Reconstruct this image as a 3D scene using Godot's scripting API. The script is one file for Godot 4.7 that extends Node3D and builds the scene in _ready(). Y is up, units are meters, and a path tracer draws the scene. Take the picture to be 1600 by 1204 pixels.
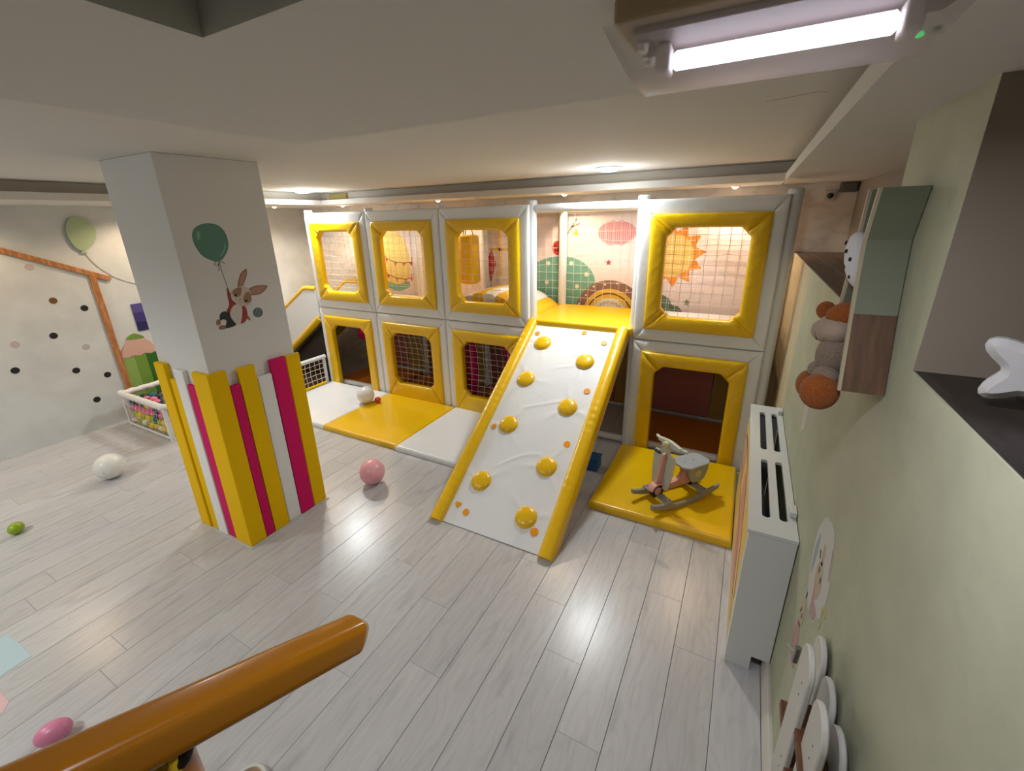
extends Node3D
# A children's indoor playroom in a basement: soft-play frame, padded column, climbing ramp, rocking scooter.

class MB:
	var v := PackedVector3Array()
	var n := PackedVector3Array()
	var t := PackedVector2Array()
	var col := PackedColorArray()
	var paint := Color(-1, 0, 0)

	func tri(a: Vector3, b: Vector3, c: Vector3, na: Vector3, nb: Vector3, nc: Vector3, ta := Vector2.ZERO, tb := Vector2.ZERO, tc := Vector2.ZERO) -> void:
		if (b - a).cross(c - a).dot(na + nb + nc) > 0.0:
			v.append_array([a, c, b]); n.append_array([na, nc, nb]); t.append_array([ta, tc, tb])
		else:
			v.append_array([a, b, c]); n.append_array([na, nb, nc]); t.append_array([ta, tb, tc])
		if paint.r >= 0.0:
			col.append_array([paint, paint, paint])

	func quad(a: Vector3, b: Vector3, c: Vector3, d: Vector3, nn: Vector3) -> void:
		var uv := [Vector2(0, 0), Vector2(1, 0), Vector2(1, 1), Vector2(0, 1)]
		tri(a, b, c, nn, nn, nn, uv[0], uv[1], uv[2])
		tri(a, c, d, nn, nn, nn, uv[0], uv[2], uv[3])

	func quadn(a: Vector3, b: Vector3, c: Vector3, d: Vector3, na: Vector3, nb: Vector3, nc: Vector3, nd: Vector3, ua := Vector2.ZERO, ub := Vector2.ZERO, uc := Vector2.ZERO, ud := Vector2.ZERO) -> void:
		tri(a, b, c, na, nb, nc, ua, ub, uc)
		tri(a, c, d, na, nc, nd, ua, uc, ud)

	# a plain box from corner to corner
	func cube(lo: Vector3, hi: Vector3, xf := Transform3D.IDENTITY) -> void:
		var p := []
		for i in 8:
			p.append(xf * Vector3(hi.x if i & 1 else lo.x, hi.y if i & 2 else lo.y, hi.z if i & 4 else lo.z))
		var b := xf.basis
		quad(p[0], p[2], p[6], p[4], -b.x.normalized()); quad(p[1], p[3], p[7], p[5], b.x.normalized())
		quad(p[0], p[1], p[5], p[4], -b.y.normalized()); quad(p[2], p[3], p[7], p[6], b.y.normalized())
		quad(p[0], p[1], p[3], p[2], -b.z.normalized()); quad(p[4], p[5], p[7], p[6], b.z.normalized())

	# a box with rounded edges of radius r (k steps per half corner)
	func rbox(lo: Vector3, hi: Vector3, r: float, xf := Transform3D.IDENTITY, k := 1) -> void:
		var c := (lo + hi) * 0.5
		var h := (hi - lo) * 0.5
		r = minf(r, minf(h.x, minf(h.y, h.z)) * 0.98)
		var axes := [[], [], []]
		for i in 3:
			var inner: float = h[i] - r
			var a := []
			for j in range(k, -1, -1): a.append(-(inner + r * tan(PI / 4 * j / k)))
			for j in range(0, k + 1): a.append(inner + r * tan(PI / 4 * j / k))
			axes[i] = a
		for f in 3:
			var ua: Array = axes[(f + 1) % 3]
			var va: Array = axes[(f + 2) % 3]
			for sgn in [-1.0, 1.0]:
				var P := []
				var N := []
				for vv in va:
					for uu in ua:
						var q := Vector3.ZERO
						q[f] = sgn * h[f]; q[(f + 1) % 3] = uu; q[(f + 2) % 3] = vv
						var inn := q.clamp(-h + Vector3.ONE * r, h - Vector3.ONE * r)
						var d := (q - inn).normalized()
						P.append(xf * (c + inn + d * r)); N.append((xf.basis * d).normalized())
				var w := ua.size()
				for j in va.size() - 1:
					for i in w - 1:
						var e := j * w + i
						quadn(P[e], P[e + 1], P[e + w + 1], P[e + w], N[e], N[e + 1], N[e + w + 1], N[e + w])

	# a smooth sheet f(u, v); inside is a point behind it
	func grid(f: Callable, nu: int, nv: int, inside: Vector3, closed := false) -> void:
		var P := []
		var w := nu + 1
		for j in nv + 1:
			for i in w:
				P.append(f.call(float(i) / nu, float(j) / nv))
		var N := []
		var total := 0.0
		for j in nv + 1:
			for i in w:
				var i0 := maxi(i - 1, 0)
				var i1 := mini(i + 1, nu)
				var du: Vector3
				if closed and (i == 0 or i == nu):
					du = P[j * w + 1] - P[j * w + nu - 1]
				else:
					du = P[j * w + i1] - P[j * w + i0]
				var dv: Vector3 = P[mini(j + 1, nv) * w + i] - P[maxi(j - 1, 0) * w + i]
				var q := du.cross(dv)
				if q.length() < 1e-9:
					N.append(Vector3.ZERO)
				else:
					q = q.normalized()
					N.append(q)
					total += q.dot(P[j * w + i] - inside)
		for k in N.size():
			if N[k] == Vector3.ZERO:
				N[k] = (P[k] - inside).normalized()
			elif total < 0:
				N[k] = -N[k]
		for j in nv:
			for i in nu:
				var e := j * w + i
				var u0 := Vector2(float(i) / nu, float(j) / nv)
				var u1 := Vector2(float(i + 1) / nu, float(j + 1) / nv)
				quadn(P[e], P[e + 1], P[e + w + 1], P[e + w], N[e], N[e + 1], N[e + w + 1], N[e + w], u0, Vector2(u1.x, u0.y), u1, Vector2(u0.x, u1.y))

	func ball(c: Vector3, r: Vector3, seg := 20, b := Basis.IDENTITY) -> void:
		var rings := maxi(seg / 2, 4)
		var P := []
		var N := []
		for j in rings + 1:
			var th := PI * j / rings
			for i in seg + 1:
				var ph := TAU * i / seg
				var d := Vector3(sin(th) * cos(ph), cos(th), sin(th) * sin(ph))
				P.append(c + b * (d * r)); N.append((b * (d / r)).normalized())
		var w := seg + 1
		for j in rings:
			for i in seg:
				var e := j * w + i
				quadn(P[e], P[e + 1], P[e + w + 1], P[e + w], N[e], N[e + 1], N[e + w + 1], N[e + w])

	func tube(pts: Array, rad, seg := 8, caps := true) -> void:
		var m := pts.size()
		var ref := Vector3.UP
		var first: Vector3 = (pts[1] - pts[0]).normalized()
		if absf(first.dot(ref)) > 0.9: ref = Vector3.RIGHT
		var P := []
		var N := []
		for k in m:
			var d: Vector3 = ((pts[mini(k + 1, m - 1)] as Vector3) - (pts[maxi(k - 1, 0)] as Vector3)).normalized()
			var a := (ref - d * ref.dot(d)).normalized()
			ref = a
			var b := d.cross(a)
			var r: float = rad[k] if rad is Array else rad
			for i in seg + 1:
				var q: Vector3 = a * cos(TAU * i / seg) + b * sin(TAU * i / seg)
				P.append(pts[k] + q * r); N.append(q)
		var w := seg + 1
		for k in m - 1:
			for i in seg:
				var e := k * w + i
				quadn(P[e], P[e + 1], P[e + w + 1], P[e + w], N[e], N[e + 1], N[e + w + 1], N[e + w])
		if caps:
			for end in [0, m - 1]:
				var d: Vector3 = (pts[end] - pts[1 if end == 0 else m - 2]).normalized()
				for i in seg:
					tri(pts[end], P[end * w + i], P[end * w + i + 1], d, d, d)

	# profile of (radius, height) points turned about the y axis of xf
	func lathe(prof: Array, seg: int, xf := Transform3D.IDENTITY) -> void:
		var m := prof.size()
		var sn := []
		for k in m - 1:
			var d: Vector2 = prof[k + 1] - prof[k]
			sn.append(Vector2(d.y, -d.x).normalized())
		for k in m - 1:
			var s0: Vector2 = sn[k]
			var s1: Vector2 = sn[k]
			if k > 0 and sn[k].dot(sn[k - 1]) > 0.6: s0 = (sn[k] + sn[k - 1]).normalized()
			if k < m - 2 and sn[k].dot(sn[k + 1]) > 0.6: s1 = (sn[k] + sn[k + 1]).normalized()
			for i in seg:
				var c0 := cos(TAU * i / seg)
				var z0 := sin(TAU * i / seg)
				var c1 := cos(TAU * (i + 1) / seg)
				var z1 := sin(TAU * (i + 1) / seg)
				var p: Vector2 = prof[k]
				var q: Vector2 = prof[k + 1]
				quadn(xf * Vector3(p.x * c0, p.y, p.x * z0), xf * Vector3(p.x * c1, p.y, p.x * z1), xf * Vector3(q.x * c1, q.y, q.x * z1), xf * Vector3(q.x * c0, q.y, q.x * z0),
					xf.basis * Vector3(s0.x * c0, s0.y, s0.x * z0), xf.basis * Vector3(s0.x * c1, s0.y, s0.x * z1), xf.basis * Vector3(s1.x * c1, s1.y, s1.x * z1), xf.basis * Vector3(s1.x * c0, s1.y, s1.x * z0))

	# polygon in the xy plane of xf, from z0 to z1, edges chamfered by bev
	func prism(poly: PackedVector2Array, z0: float, z1: float, xf := Transform3D.IDENTITY, bev := 0.0, back := true) -> void:
		var p := poly
		if Geometry2D.is_polygon_clockwise(p):
			p = poly.duplicate(); p.reverse()
		var m := p.size()
		var inner := PackedVector2Array()
		var en := []
		for i in m:
			var d := (p[(i + 1) % m] - p[i]).normalized()
			en.append(Vector2(d.y, -d.x))
		for i in m:
			var a: Vector2 = en[(i + m - 1) % m]
			var b: Vector2 = en[i]
			var mid := (a + b).normalized()
			inner.append(p[i] - mid * (bev / maxf(mid.dot(b), 0.4)))
		var ids := Geometry2D.triangulate_polygon(inner)
		var bz := xf.basis.z.normalized()
		for k in range(0, ids.size(), 3):
			var a := inner[ids[k]]
			var b := inner[ids[k + 1]]
			var c := inner[ids[k + 2]]
			tri(xf * Vector3(a.x, a.y, z1), xf * Vector3(b.x, b.y, z1), xf * Vector3(c.x, c.y, z1), bz, bz, bz, a, b, c)
			if back:
				tri(xf * Vector3(a.x, a.y, z0), xf * Vector3(b.x, b.y, z0), xf * Vector3(c.x, c.y, z0), -bz, -bz, -bz, a, b, c)
		for i in m:
			var j := (i + 1) % m
			var e: Vector2 = en[i]
			var na := e
			var nb := e
			if e.dot(en[(i + m - 1) % m]) > 0.75: na = (e + en[(i + m - 1) % m]).normalized()
			if e.dot(en[j]) > 0.75: nb = (e + en[j]).normalized()
			var wa := xf.basis * Vector3(na.x, na.y, 0)
			var wb := xf.basis * Vector3(nb.x, nb.y, 0)
			quadn(xf * Vector3(p[i].x, p[i].y, z0 + bev), xf * Vector3(p[j].x, p[j].y, z0 + bev), xf * Vector3(p[j].x, p[j].y, z1 - bev), xf * Vector3(p[i].x, p[i].y, z1 - bev), wa, wb, wb, wa)
			if bev > 0.0:
				var s := sqrt(0.5)
				var ta := (wa + bz) * s
				var tb := (wb + bz) * s
				quadn(xf * Vector3(p[i].x, p[i].y, z1 - bev), xf * Vector3(p[j].x, p[j].y, z1 - bev), xf * Vector3(inner[j].x, inner[j].y, z1), xf * Vector3(inner[i].x, inner[i].y, z1), ta, tb, tb, ta)
				if back:
					ta = (wa - bz) * s
					tb = (wb - bz) * s
					quadn(xf * Vector3(p[i].x, p[i].y, z0 + bev), xf * Vector3(p[j].x, p[j].y, z0 + bev), xf * Vector3(inner[j].x, inner[j].y, z0), xf * Vector3(inner[i].x, inner[i].y, z0), ta, tb, tb, ta)

	func mesh(shift := Vector3.ZERO) -> ArrayMesh:
		var a := []
		a.resize(Mesh.ARRAY_MAX)
		var w := v
		if shift != Vector3.ZERO:
			w = PackedVector3Array()
			for q in v: w.append(q - shift)
		a[Mesh.ARRAY_VERTEX] = w
		a[Mesh.ARRAY_NORMAL] = n
		a[Mesh.ARRAY_TEX_UV] = t
		if col.size() == v.size() and col.size() > 0: a[Mesh.ARRAY_COLOR] = col
		var me := ArrayMesh.new()
		me.add_surface_from_arrays(Mesh.PRIMITIVE_TRIANGLES, a)
		return me

var used := {}
var mats := {}
var rng := RandomNumberGenerator.new()
var tex := {}

func numbered(called: String) -> String:
	var k: int = used.get(called, 0)
	used[called] = k + 1
	return called if k == 0 else "%s_%03d" % [called, k]

func world_base(o: Node) -> Vector3:
	var p := Vector3.ZERO
	while o is Node3D and o != self:
		p += (o as Node3D).position
		o = o.get_parent()
	return p

func thing(called: String, label: String, category: String, at: Vector3, group := "") -> Node3D:
	var o := Node3D.new()
	o.name = numbered(called)
	add_child(o)
	o.position = at
	return tag(o, label, category, group)

func tag(o: Node3D, label: String, category: String, group := "") -> Node3D:
	o.set_meta("label", label)
	o.set_meta("category", category)
	if group: o.set_meta("group", group)
	return o

# commits what an MB holds (in world coordinates) as one mesh under a parent
func part(called: String, mb: MB, m: Material, parent: Node = self) -> MeshInstance3D:
	var o := MeshInstance3D.new()
	o.name = numbered(called) if parent == self else called
	parent.add_child(o, true)
	o.mesh = mb.mesh(world_base(parent))
	o.material_override = m
	return o

# a one-mesh thing, its origin at the given base
func lone(called: String, mb: MB, m: Material, at: Vector3, label: String, category: String, group := "") -> MeshInstance3D:
	var o := MeshInstance3D.new()
	o.name = numbered(called)
	add_child(o)
	o.position = at
	o.mesh = mb.mesh(at)
	o.material_override = m
	tag(o, label, category, group)
	return o

func struct(o: Node3D) -> Node3D:
	o.set_meta("kind", "structure")
	return o

func noise_image(size: int, freq: float, sd: int, lo: float, hi: float, oct := 3, stretch := Vector2.ONE) -> Image:
	var nz := FastNoiseLite.new()
	nz.seed = sd
	nz.noise_type = FastNoiseLite.TYPE_SIMPLEX_SMOOTH
	nz.fractal_octaves = oct
	nz.frequency = freq
	var src := nz.get_seamless_image(size, size)
	var out := Image.create(size, size, false, Image.FORMAT_RGB8)
	for y in size:
		for x in size:
			var g := lerpf(lo, hi, src.get_pixel(x, y).r)
			out.set_pixel(x, y, Color(g, g, g))
	return out

func bump_tex(size: int, freq: float, sd: int, strength: float, oct := 3) -> ImageTexture:
	var im := noise_image(size, freq, sd, 0.0, 1.0, oct)
	im.bump_map_to_normal_map(strength)
	return ImageTexture.create_from_image(im)

func mat(key: String, c: Color, rough := 0.5, o := {}) -> StandardMaterial3D:
	if mats.has(key): return mats[key]
	var m := StandardMaterial3D.new()
	m.albedo_color = c
	m.roughness = rough
	m.metallic = o.get("metal", 0.0)
	if o.has("spec"): m.metallic_specular = o.spec
	if o.has("tex"):
		m.albedo_texture = tex[o.tex]
		m.uv1_triplanar = not o.has("uv")
		m.uv1_scale = Vector3.ONE * o.get("scale", 1.0)
	if o.has("bump"):
		m.normal_enabled = true
		m.normal_texture = tex[o.bump]
		m.normal_scale = o.get("bump_scale", 0.5)
		if not o.has("tex"):
			m.uv1_triplanar = true
			m.uv1_scale = Vector3.ONE * o.get("scale", 1.0)
	if o.has("glow"):
		m.emission_enabled = true
		m.emission = o.get("glow_color", c)
		m.emission_energy_multiplier = o.glow
	if o.has("coat"):
		m.clearcoat_enabled = true
		m.clearcoat = o.coat
		m.clearcoat_roughness = o.get("coat_rough", 0.1)
	if o.has("alpha"):
		m.transparency = BaseMaterial3D.TRANSPARENCY_ALPHA
		m.albedo_color.a = o.alpha
	if o.has("backlight"):
		m.backlight_enabled = true
		m.backlight = o.backlight
	if o.has("rim"):
		m.rim_enabled = true
		m.rim = o.rim
	mats[key] = m
	return m

func V2(a: Array) -> PackedVector2Array:
	var p := PackedVector2Array()
	for i in range(0, a.size(), 2): p.append(Vector2(a[i], a[i + 1]))
	return p

# closed smooth curve through the points
func smooth(p: PackedVector2Array, steps := 4) -> PackedVector2Array:
	var m := p.size()
	var out := PackedVector2Array()
	for i in m:
		for k in steps:
			out.append(p[i].cubic_interpolate(p[(i + 1) % m], p[(i + m - 1) % m], p[(i + 2) % m], float(k) / steps))
	return out

func disc(c: Vector2, r: Vector2, seg := 24, turn := 0.0) -> PackedVector2Array:
	var p := PackedVector2Array()
	for i in seg:
		p.append(c + (Vector2(cos(TAU * i / seg), sin(TAU * i / seg)) * r).rotated(turn))
	return p

func star(c: Vector2, ro: float, ri: float, k := 5, turn := PI / 2) -> PackedVector2Array:
	var p := PackedVector2Array()
	for i in k * 2:
		var r := ro if i % 2 == 0 else ri
		p.append(c + Vector2(cos(turn + PI * i / k), sin(turn + PI * i / k)) * r)
	return p

func ribbon(pts: PackedVector2Array, w: float) -> PackedVector2Array:
	var a := PackedVector2Array()
	var b := PackedVector2Array()
	var m := pts.size()
	for i in m:
		var d := (pts[mini(i + 1, m - 1)] - pts[maxi(i - 1, 0)]).normalized()
		var q := Vector2(-d.y, d.x) * w * 0.5
		a.append(pts[i] + q); b.append(pts[i] - q)
	b.reverse()
	a.append_array(b)
	return a

func arc_ring(c: Vector2, r0: float, r1: float, a0: float, a1: float, k := 20) -> PackedVector2Array:
	var a := PackedVector2Array()
	var b := PackedVector2Array()
	for i in k + 1:
		var g := lerpf(a0, a1, float(i) / k)
		a.append(c + Vector2(cos(g), sin(g)) * r1); b.append(c + Vector2(cos(g), sin(g)) * r0)
	b.reverse()
	a.append_array(b)
	return a

# a padded, sewn ring of four mitred sides round an opening, in the plane z, bulging towards +z
func pad_ring(mb: MB, o: Rect2, q: Rect2, z: float, h: float, ch: float, sides: Array, sd: int, crease := 0.0022) -> void:
	var oc := [Vector2(o.position.x, o.end.y), o.end, Vector2(o.end.x, o.position.y), o.position]
	var ic := [Vector2(q.position.x, q.end.y), q.end, Vector2(q.end.x, q.position.y), q.position]
	var tt := [0.0, 0.0, 0.05, 0.14, 0.32, 0.5, 0.68, 0.86, 0.95, 1.0, 1.0]
	var zz := [0.0, 0.62, 0.86, 0.96, 1.0, 1.0, 1.0, 0.96, 0.86, 0.62, 0.0]
	var nz := FastNoiseLite.new()
	nz.seed = sd
	nz.frequency = 1.0
	for s in 4:
		if not sides[s]: continue
		var A: Vector2 = oc[s]
		var B: Vector2 = oc[(s + 1) % 4]
		var a: Vector2 = ic[s]
		var b: Vector2 = ic[(s + 1) % 4]
		var d := (b - a).normalized()
		var perp := Vector2(d.y, -d.x)   # towards the opening
		var ca: float = ch if sides[(s + 3) % 4] else 0.0
		var cb: float = ch if sides[(s + 1) % 4] else 0.0
		var path := [a + d * ca * 0.5 + perp * ca * 0.5, a + d * ca, b - d * cb, b - d * cb * 0.5 + perp * cb * 0.5]
		var nu := 36
		var f := func(u: float, w: float) -> Vector3:
			var iu := u * nu
			var po := A.lerp(B, u)
			var pi_: Vector2
			if u < 0.12: pi_ = path[0].lerp(path[1], u / 0.12)
			elif u < 0.88: pi_ = path[1].lerp(path[2], (u - 0.12) / 0.76)
			else: pi_ = path[2].lerp(path[3], (u - 0.88) / 0.12)
			var k := int(round(w * 10))
			var p := po.lerp(pi_, tt[k])
			var e := minf(u if sides[(s + 3) % 4] else 1.0, (1.0 - u) if sides[(s + 1) % 4] else 1.0)
			var dip := 1.0 - 0.22 * exp(-pow(e / 0.018, 2.0))
			var lift: float = zz[k] * h * dip
			if k > 1 and k < 9:
				lift += crease * (nz.get_noise_2d(u * 26.0, tt[k] * 2.5 + s * 9.0) + 1.4 * exp(-pow(e / 0.12, 2.0)) * sin(e * 150.0 + tt[k] * 5.0) * 0.5)
			elif k > 0 and k < 10:
				p += Vector2(nz.get_noise_2d(u * 22.0, 50.0 + s), nz.get_noise_2d(u * 22.0, 90.0 + s)) * crease * 0.8
			return Vector3(p.x, p.y, z + lift)
		mb.grid(f, nu, 10, Vector3((A.x + B.x + a.x + b.x) / 4, (A.y + B.y + a.y + b.y) / 4, z - 0.05))

# knotted cord net: rectangle from p along a and b, na x nb meshes, bulging by sag
func net(mb: MB, p: Vector3, a: Vector3, b: Vector3, na: int, nb: int, r: float, sag: Vector3, sd: int) -> void:
	var nz := FastNoiseLite.new()
	nz.seed = sd
	nz.frequency = 1.3
	var jig := (a.length() / na) * 0.10
	var at := func(u: float, w: float) -> Vector3:
		var q := p + a * u + b * w + sag * sin(PI * u) * sin(PI * w)
		var fade := 4.0 * minf(minf(u, 1 - u), minf(w, 1 - w))
		var k := minf(fade, 1.0) * jig * 2.0
		return q + a.normalized() * nz.get_noise_2d(u * 4, w * 4) * k + b.normalized() * nz.get_noise_2d(u * 4 + 30, w * 4) * k
	for i in na + 1:
		var pts := []
		for k in nb + 1: pts.append(at.call(float(i) / na, float(k) / nb))
		mb.tube(pts, r, 4, false)
	for k in nb + 1:
		var pts := []
		for i in na + 1: pts.append(at.call(float(i) / na, float(k) / nb))
		mb.tube(pts, r, 4, false)

# x to u and back for flat print: planes given by an origin and two axes
func plane_xf(origin: Vector3, ux: Vector3, uy: Vector3) -> Transform3D:
	return Transform3D(Basis(ux, uy, ux.cross(uy)), origin)

func flat(called: String, polys: Array, m: Material, xf: Transform3D, z0: float, z1: float, parent: Node) -> MeshInstance3D:
	var o: MeshInstance3D
	for p in polys:
		var mb := MB.new()
		mb.prism(p, z0, z1, xf, 0.0, false)
		o = part(called, mb, m, parent)
	return o

func omni(called: String, at: Vector3, c: Color, e: float, size: float) -> void:
	var l := OmniLight3D.new()
	l.name = called
	l.position = at
	l.light_color = c
	l.light_energy = e
	l.light_size = size
	l.omni_range = 14.0
	l.omni_attenuation = 2.0
	l.shadow_enabled = true
	add_child(l, true)

func spot(called: String, at: Vector3, c: Color, e: float, size: float, cone: float) -> void:
	var l := SpotLight3D.new()
	l.name = called
	l.position = at
	l.rotation_degrees = Vector3(-90, 0, 0)
	l.light_color = c
	l.light_energy = e
	l.light_size = size
	l.spot_range = 14.0
	l.spot_attenuation = 2.0
	l.spot_angle = cone
	l.spot_angle_attenuation = 0.6
	l.shadow_enabled = true
	add_child(l, true)

const RX := 0.345      # right wall
const BZ := -4.65      # far wall
const LX := -5.95      # left wall
const LOW := 2.27      # lowered ceiling
const TOP := 2.41      # tray ceiling
const SEAM := [-4.765, -3.775, -2.775, -1.78, -0.79, 0.205]
const FZ := -3.76      # base plane of the front panels

var yellow: StandardMaterial3D
var white: StandardMaterial3D
var magenta: StandardMaterial3D
var cord: StandardMaterial3D

func _ready() -> void:
	rng.seed = 7
	# --- camera: standing on the stairs, eye 2.05 m above the floor
	var cam := Camera3D.new()
	cam.name = "camera"
	cam.transform = Transform3D(Basis(Vector3(0.880491, -0.023148, -0.473497), Vector3(-0.136576, 0.944072, -0.300124), Vector3(0.453962, 0.328925, 0.828086)), Vector3(0, 2.05, 0))
	var near := 0.05
	cam.set_frustum(near * 1204.0 / 679.011, Vector2(near * 8.049 / 679.011, -near * 23.206 / 679.011), near, 40.0)
	add_child(cam)
	cam.current = true
	# --- environment
	var we := WorldEnvironment.new()
	we.name = "environment"
	var env := Environment.new()
	env.background_mode = Environment.BG_COLOR
	env.background_color = Color(0, 0, 0)
	env.tonemap_mode = Environment.TONE_MAPPER_LINEAR
	env.tonemap_exposure = 1.2
	env.sdfgi_enabled = true
	env.ssao_enabled = true
	env.ssil_enabled = true
	we.environment = env
	add_child(we)
	# --- the lights of the room (the fittings follow below)
	var cool := Color(0.965, 0.985, 0.99)
	var mild := Color(0.99, 0.985, 0.97)
	var warm := Color(1.0, 0.87, 0.73)
	for p in [Vector3(-1.05, 2.36, -3.63), Vector3(-4.53, 2.36, -3.58), Vector3(-4.5, 2.36, 0.9), Vector3(-2.4, 2.36, 0.9)]:
		var k := (0.8 if p.x > -3 else 1.2) if p.z > 0 else (0.82 if p.x > -2 else 1.0)
		var tint := mild if p.z > 0 else cool
		omni("downlight_glow", p - Vector3(0, 0.09, 0), tint, 0.14 * k, 0.085)
		spot("downlight_lamp", p, tint, 2.4 * k, 0.085, 82.0)
	for p in SPOTS:
		spot("ring_spot_lamp", p - Vector3(0, 0.03, 0), warm, 0.65, 0.03, 78.0)
	var area := AreaLight3D.new()
	area.name = "emergency_lamp_light"
	area.area_size = Vector2(0.2, 0.05)
	area.position = Vector3(-0.01, 2.178, -0.62)
	area.rotation_degrees = Vector3(-90, 0, 0)
	area.light_color = Color(0.96, 0.95, 1.0)
	area.light_energy = 0.65
	area.shadow_enabled = true
	add_child(area)

	textures()
	yellow = mat("yellow vinyl", Color(0.91, 0.73, 0.0), 0.3, {"bump": "vinyl", "scale": 3.0, "bump_scale": 0.25, "coat": 0.25, "coat_rough": 0.15})
	white = mat("white vinyl", Color(0.90, 0.91, 0.92), 0.33, {"bump": "vinyl", "scale": 3.0, "bump_scale": 0.25, "coat": 0.2, "coat_rough": 0.2})
	magenta = mat("magenta vinyl", Color(0.80, 0.10, 0.38), 0.4, {"bump": "vinyl", "scale": 3.0, "bump_scale": 0.25})
	cord = mat("white cord", Color(0.88, 0.86, 0.82), 0.8)

	floor_planks()
	room_shell()
	ceilings()
	right_wall()
	column()
	lamps()
	play_frame()
	mats_on_floor()
	ramp()
	slide()
	side_fence()
	mural()
	radiator_cover()
	left_wall_decor()
	ball_pit()
	scooter()
	loose_balls()
	house_shelf()
	plush()
	picket_rack()
	handrail()
	small_things()

const SPOTS := [Vector3(-0.18, 2.27, -4.42), Vector3(-1.66, 2.27, -4.28), Vector3(-3.15, 2.27, -4.24), Vector3(-4.75, 2.27, -4.32), Vector3(-5.34, 2.27, -3.76), Vector3(-5.5, 2.27, -2.4), Vector3(-5.66, 2.27, -0.95)]

func textures() -> void:
	tex["vinyl"] = bump_tex(256, 0.02, 3, 2.0, 3)
	tex["plaster"] = bump_tex(256, 0.06, 5, 1.6, 4)
	tex["wash"] = ImageTexture.create_from_image(noise_image(256, 0.014, 9, 0.95, 1.02, 4))
	tex["fur"] = bump_tex(256, 0.12, 11, 9.0, 3)
	tex["furtone"] = ImageTexture.create_from_image(noise_image(256, 0.09, 13, 0.62, 1.1, 3))
	# pale laminate: long grain with darker figure
	var W := 512
	var H := 1024
	var na := FastNoiseLite.new(); na.seed = 21; na.frequency = 0.02; na.fractal_octaves = 4
	var nb := FastNoiseLite.new(); nb.seed = 22; nb.frequency = 0.006; nb.fractal_octaves = 3
	var nc := FastNoiseLite.new(); nc.seed = 23; nc.frequency = 0.35; nc.fractal_octaves = 2
	var by := PackedByteArray()
	by.resize(W * H * 3)
	for y in H:
		for x in W:
			var warp := nb.get_noise_2d(x * 1.4, y * 0.55) * 26.0
			var g := na.get_noise_2d((x + warp) * 2.4, y * 0.16)
			var ring := 0.5 + 0.5 * sin((x * 0.10 + nb.get_noise_2d(x * 0.9, y * 0.35) * 24.0))
			var fine := nc.get_noise_2d(x * 1.3, y * 0.05)
			var knot := clampf(nb.get_noise_2d(x * 2.0 + 500.0, y * 0.8 + 70.0) * 2.4 - 0.75, 0.0, 1.0)
			var t := 0.93 + g * 0.036 - pow(ring, 6.0) * 0.025 + fine * 0.013 - knot * 0.07
			var o := (y * W + x) * 3
			by[o] = int(clampf(t * 1.0, 0, 1) * 255)
			by[o + 1] = int(clampf(t * 0.996, 0, 1) * 255)
			by[o + 2] = int(clampf(t * (0.992 - g * 0.015), 0, 1) * 255)
	tex["laminate"] = ImageTexture.create_from_image(Image.create_from_data(W, H, false, Image.FORMAT_RGB8, by))
	# brown furniture wood, grain along y
	W = 256
	by = PackedByteArray()
	by.resize(W * W * 3)
	for y in W:
		for x in W:
			var g := na.get_noise_2d(x * 3.0 + nb.get_noise_2d(x, y) * 20.0, y * 0.3 + 900.0)
			var fine := nc.get_noise_2d(x * 1.5, y * 0.06)
			var t := 0.85 + g * 0.28 + fine * 0.07
			var o := (y * W + x) * 3
			for k in 3: by[o + k] = int(clampf(t, 0, 1) * 255)
	tex["wood"] = ImageTexture.create_from_image(Image.create_from_data(W, W, false, Image.FORMAT_RGB8, by))
	# pale marbled wallpaper
	by = PackedByteArray()
	by.resize(W * W * 3)
	for y in W:
		for x in W:
			var g := absf(nb.get_noise_2d(x * 1.6 + y * 0.9, y * 2.6))
			var t := 0.95 + 0.05 * clampf(g * 4.0, 0, 1) - 0.03 * exp(-g * 30.0)
			var o := (y * W + x) * 3
			for k in 3: by[o + k] = int(clampf(t, 0, 1) * 255)
	tex["marble"] = ImageTexture.create_from_image(Image.create_from_data(W, W, false, Image.FORMAT_RGB8, by))

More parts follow.
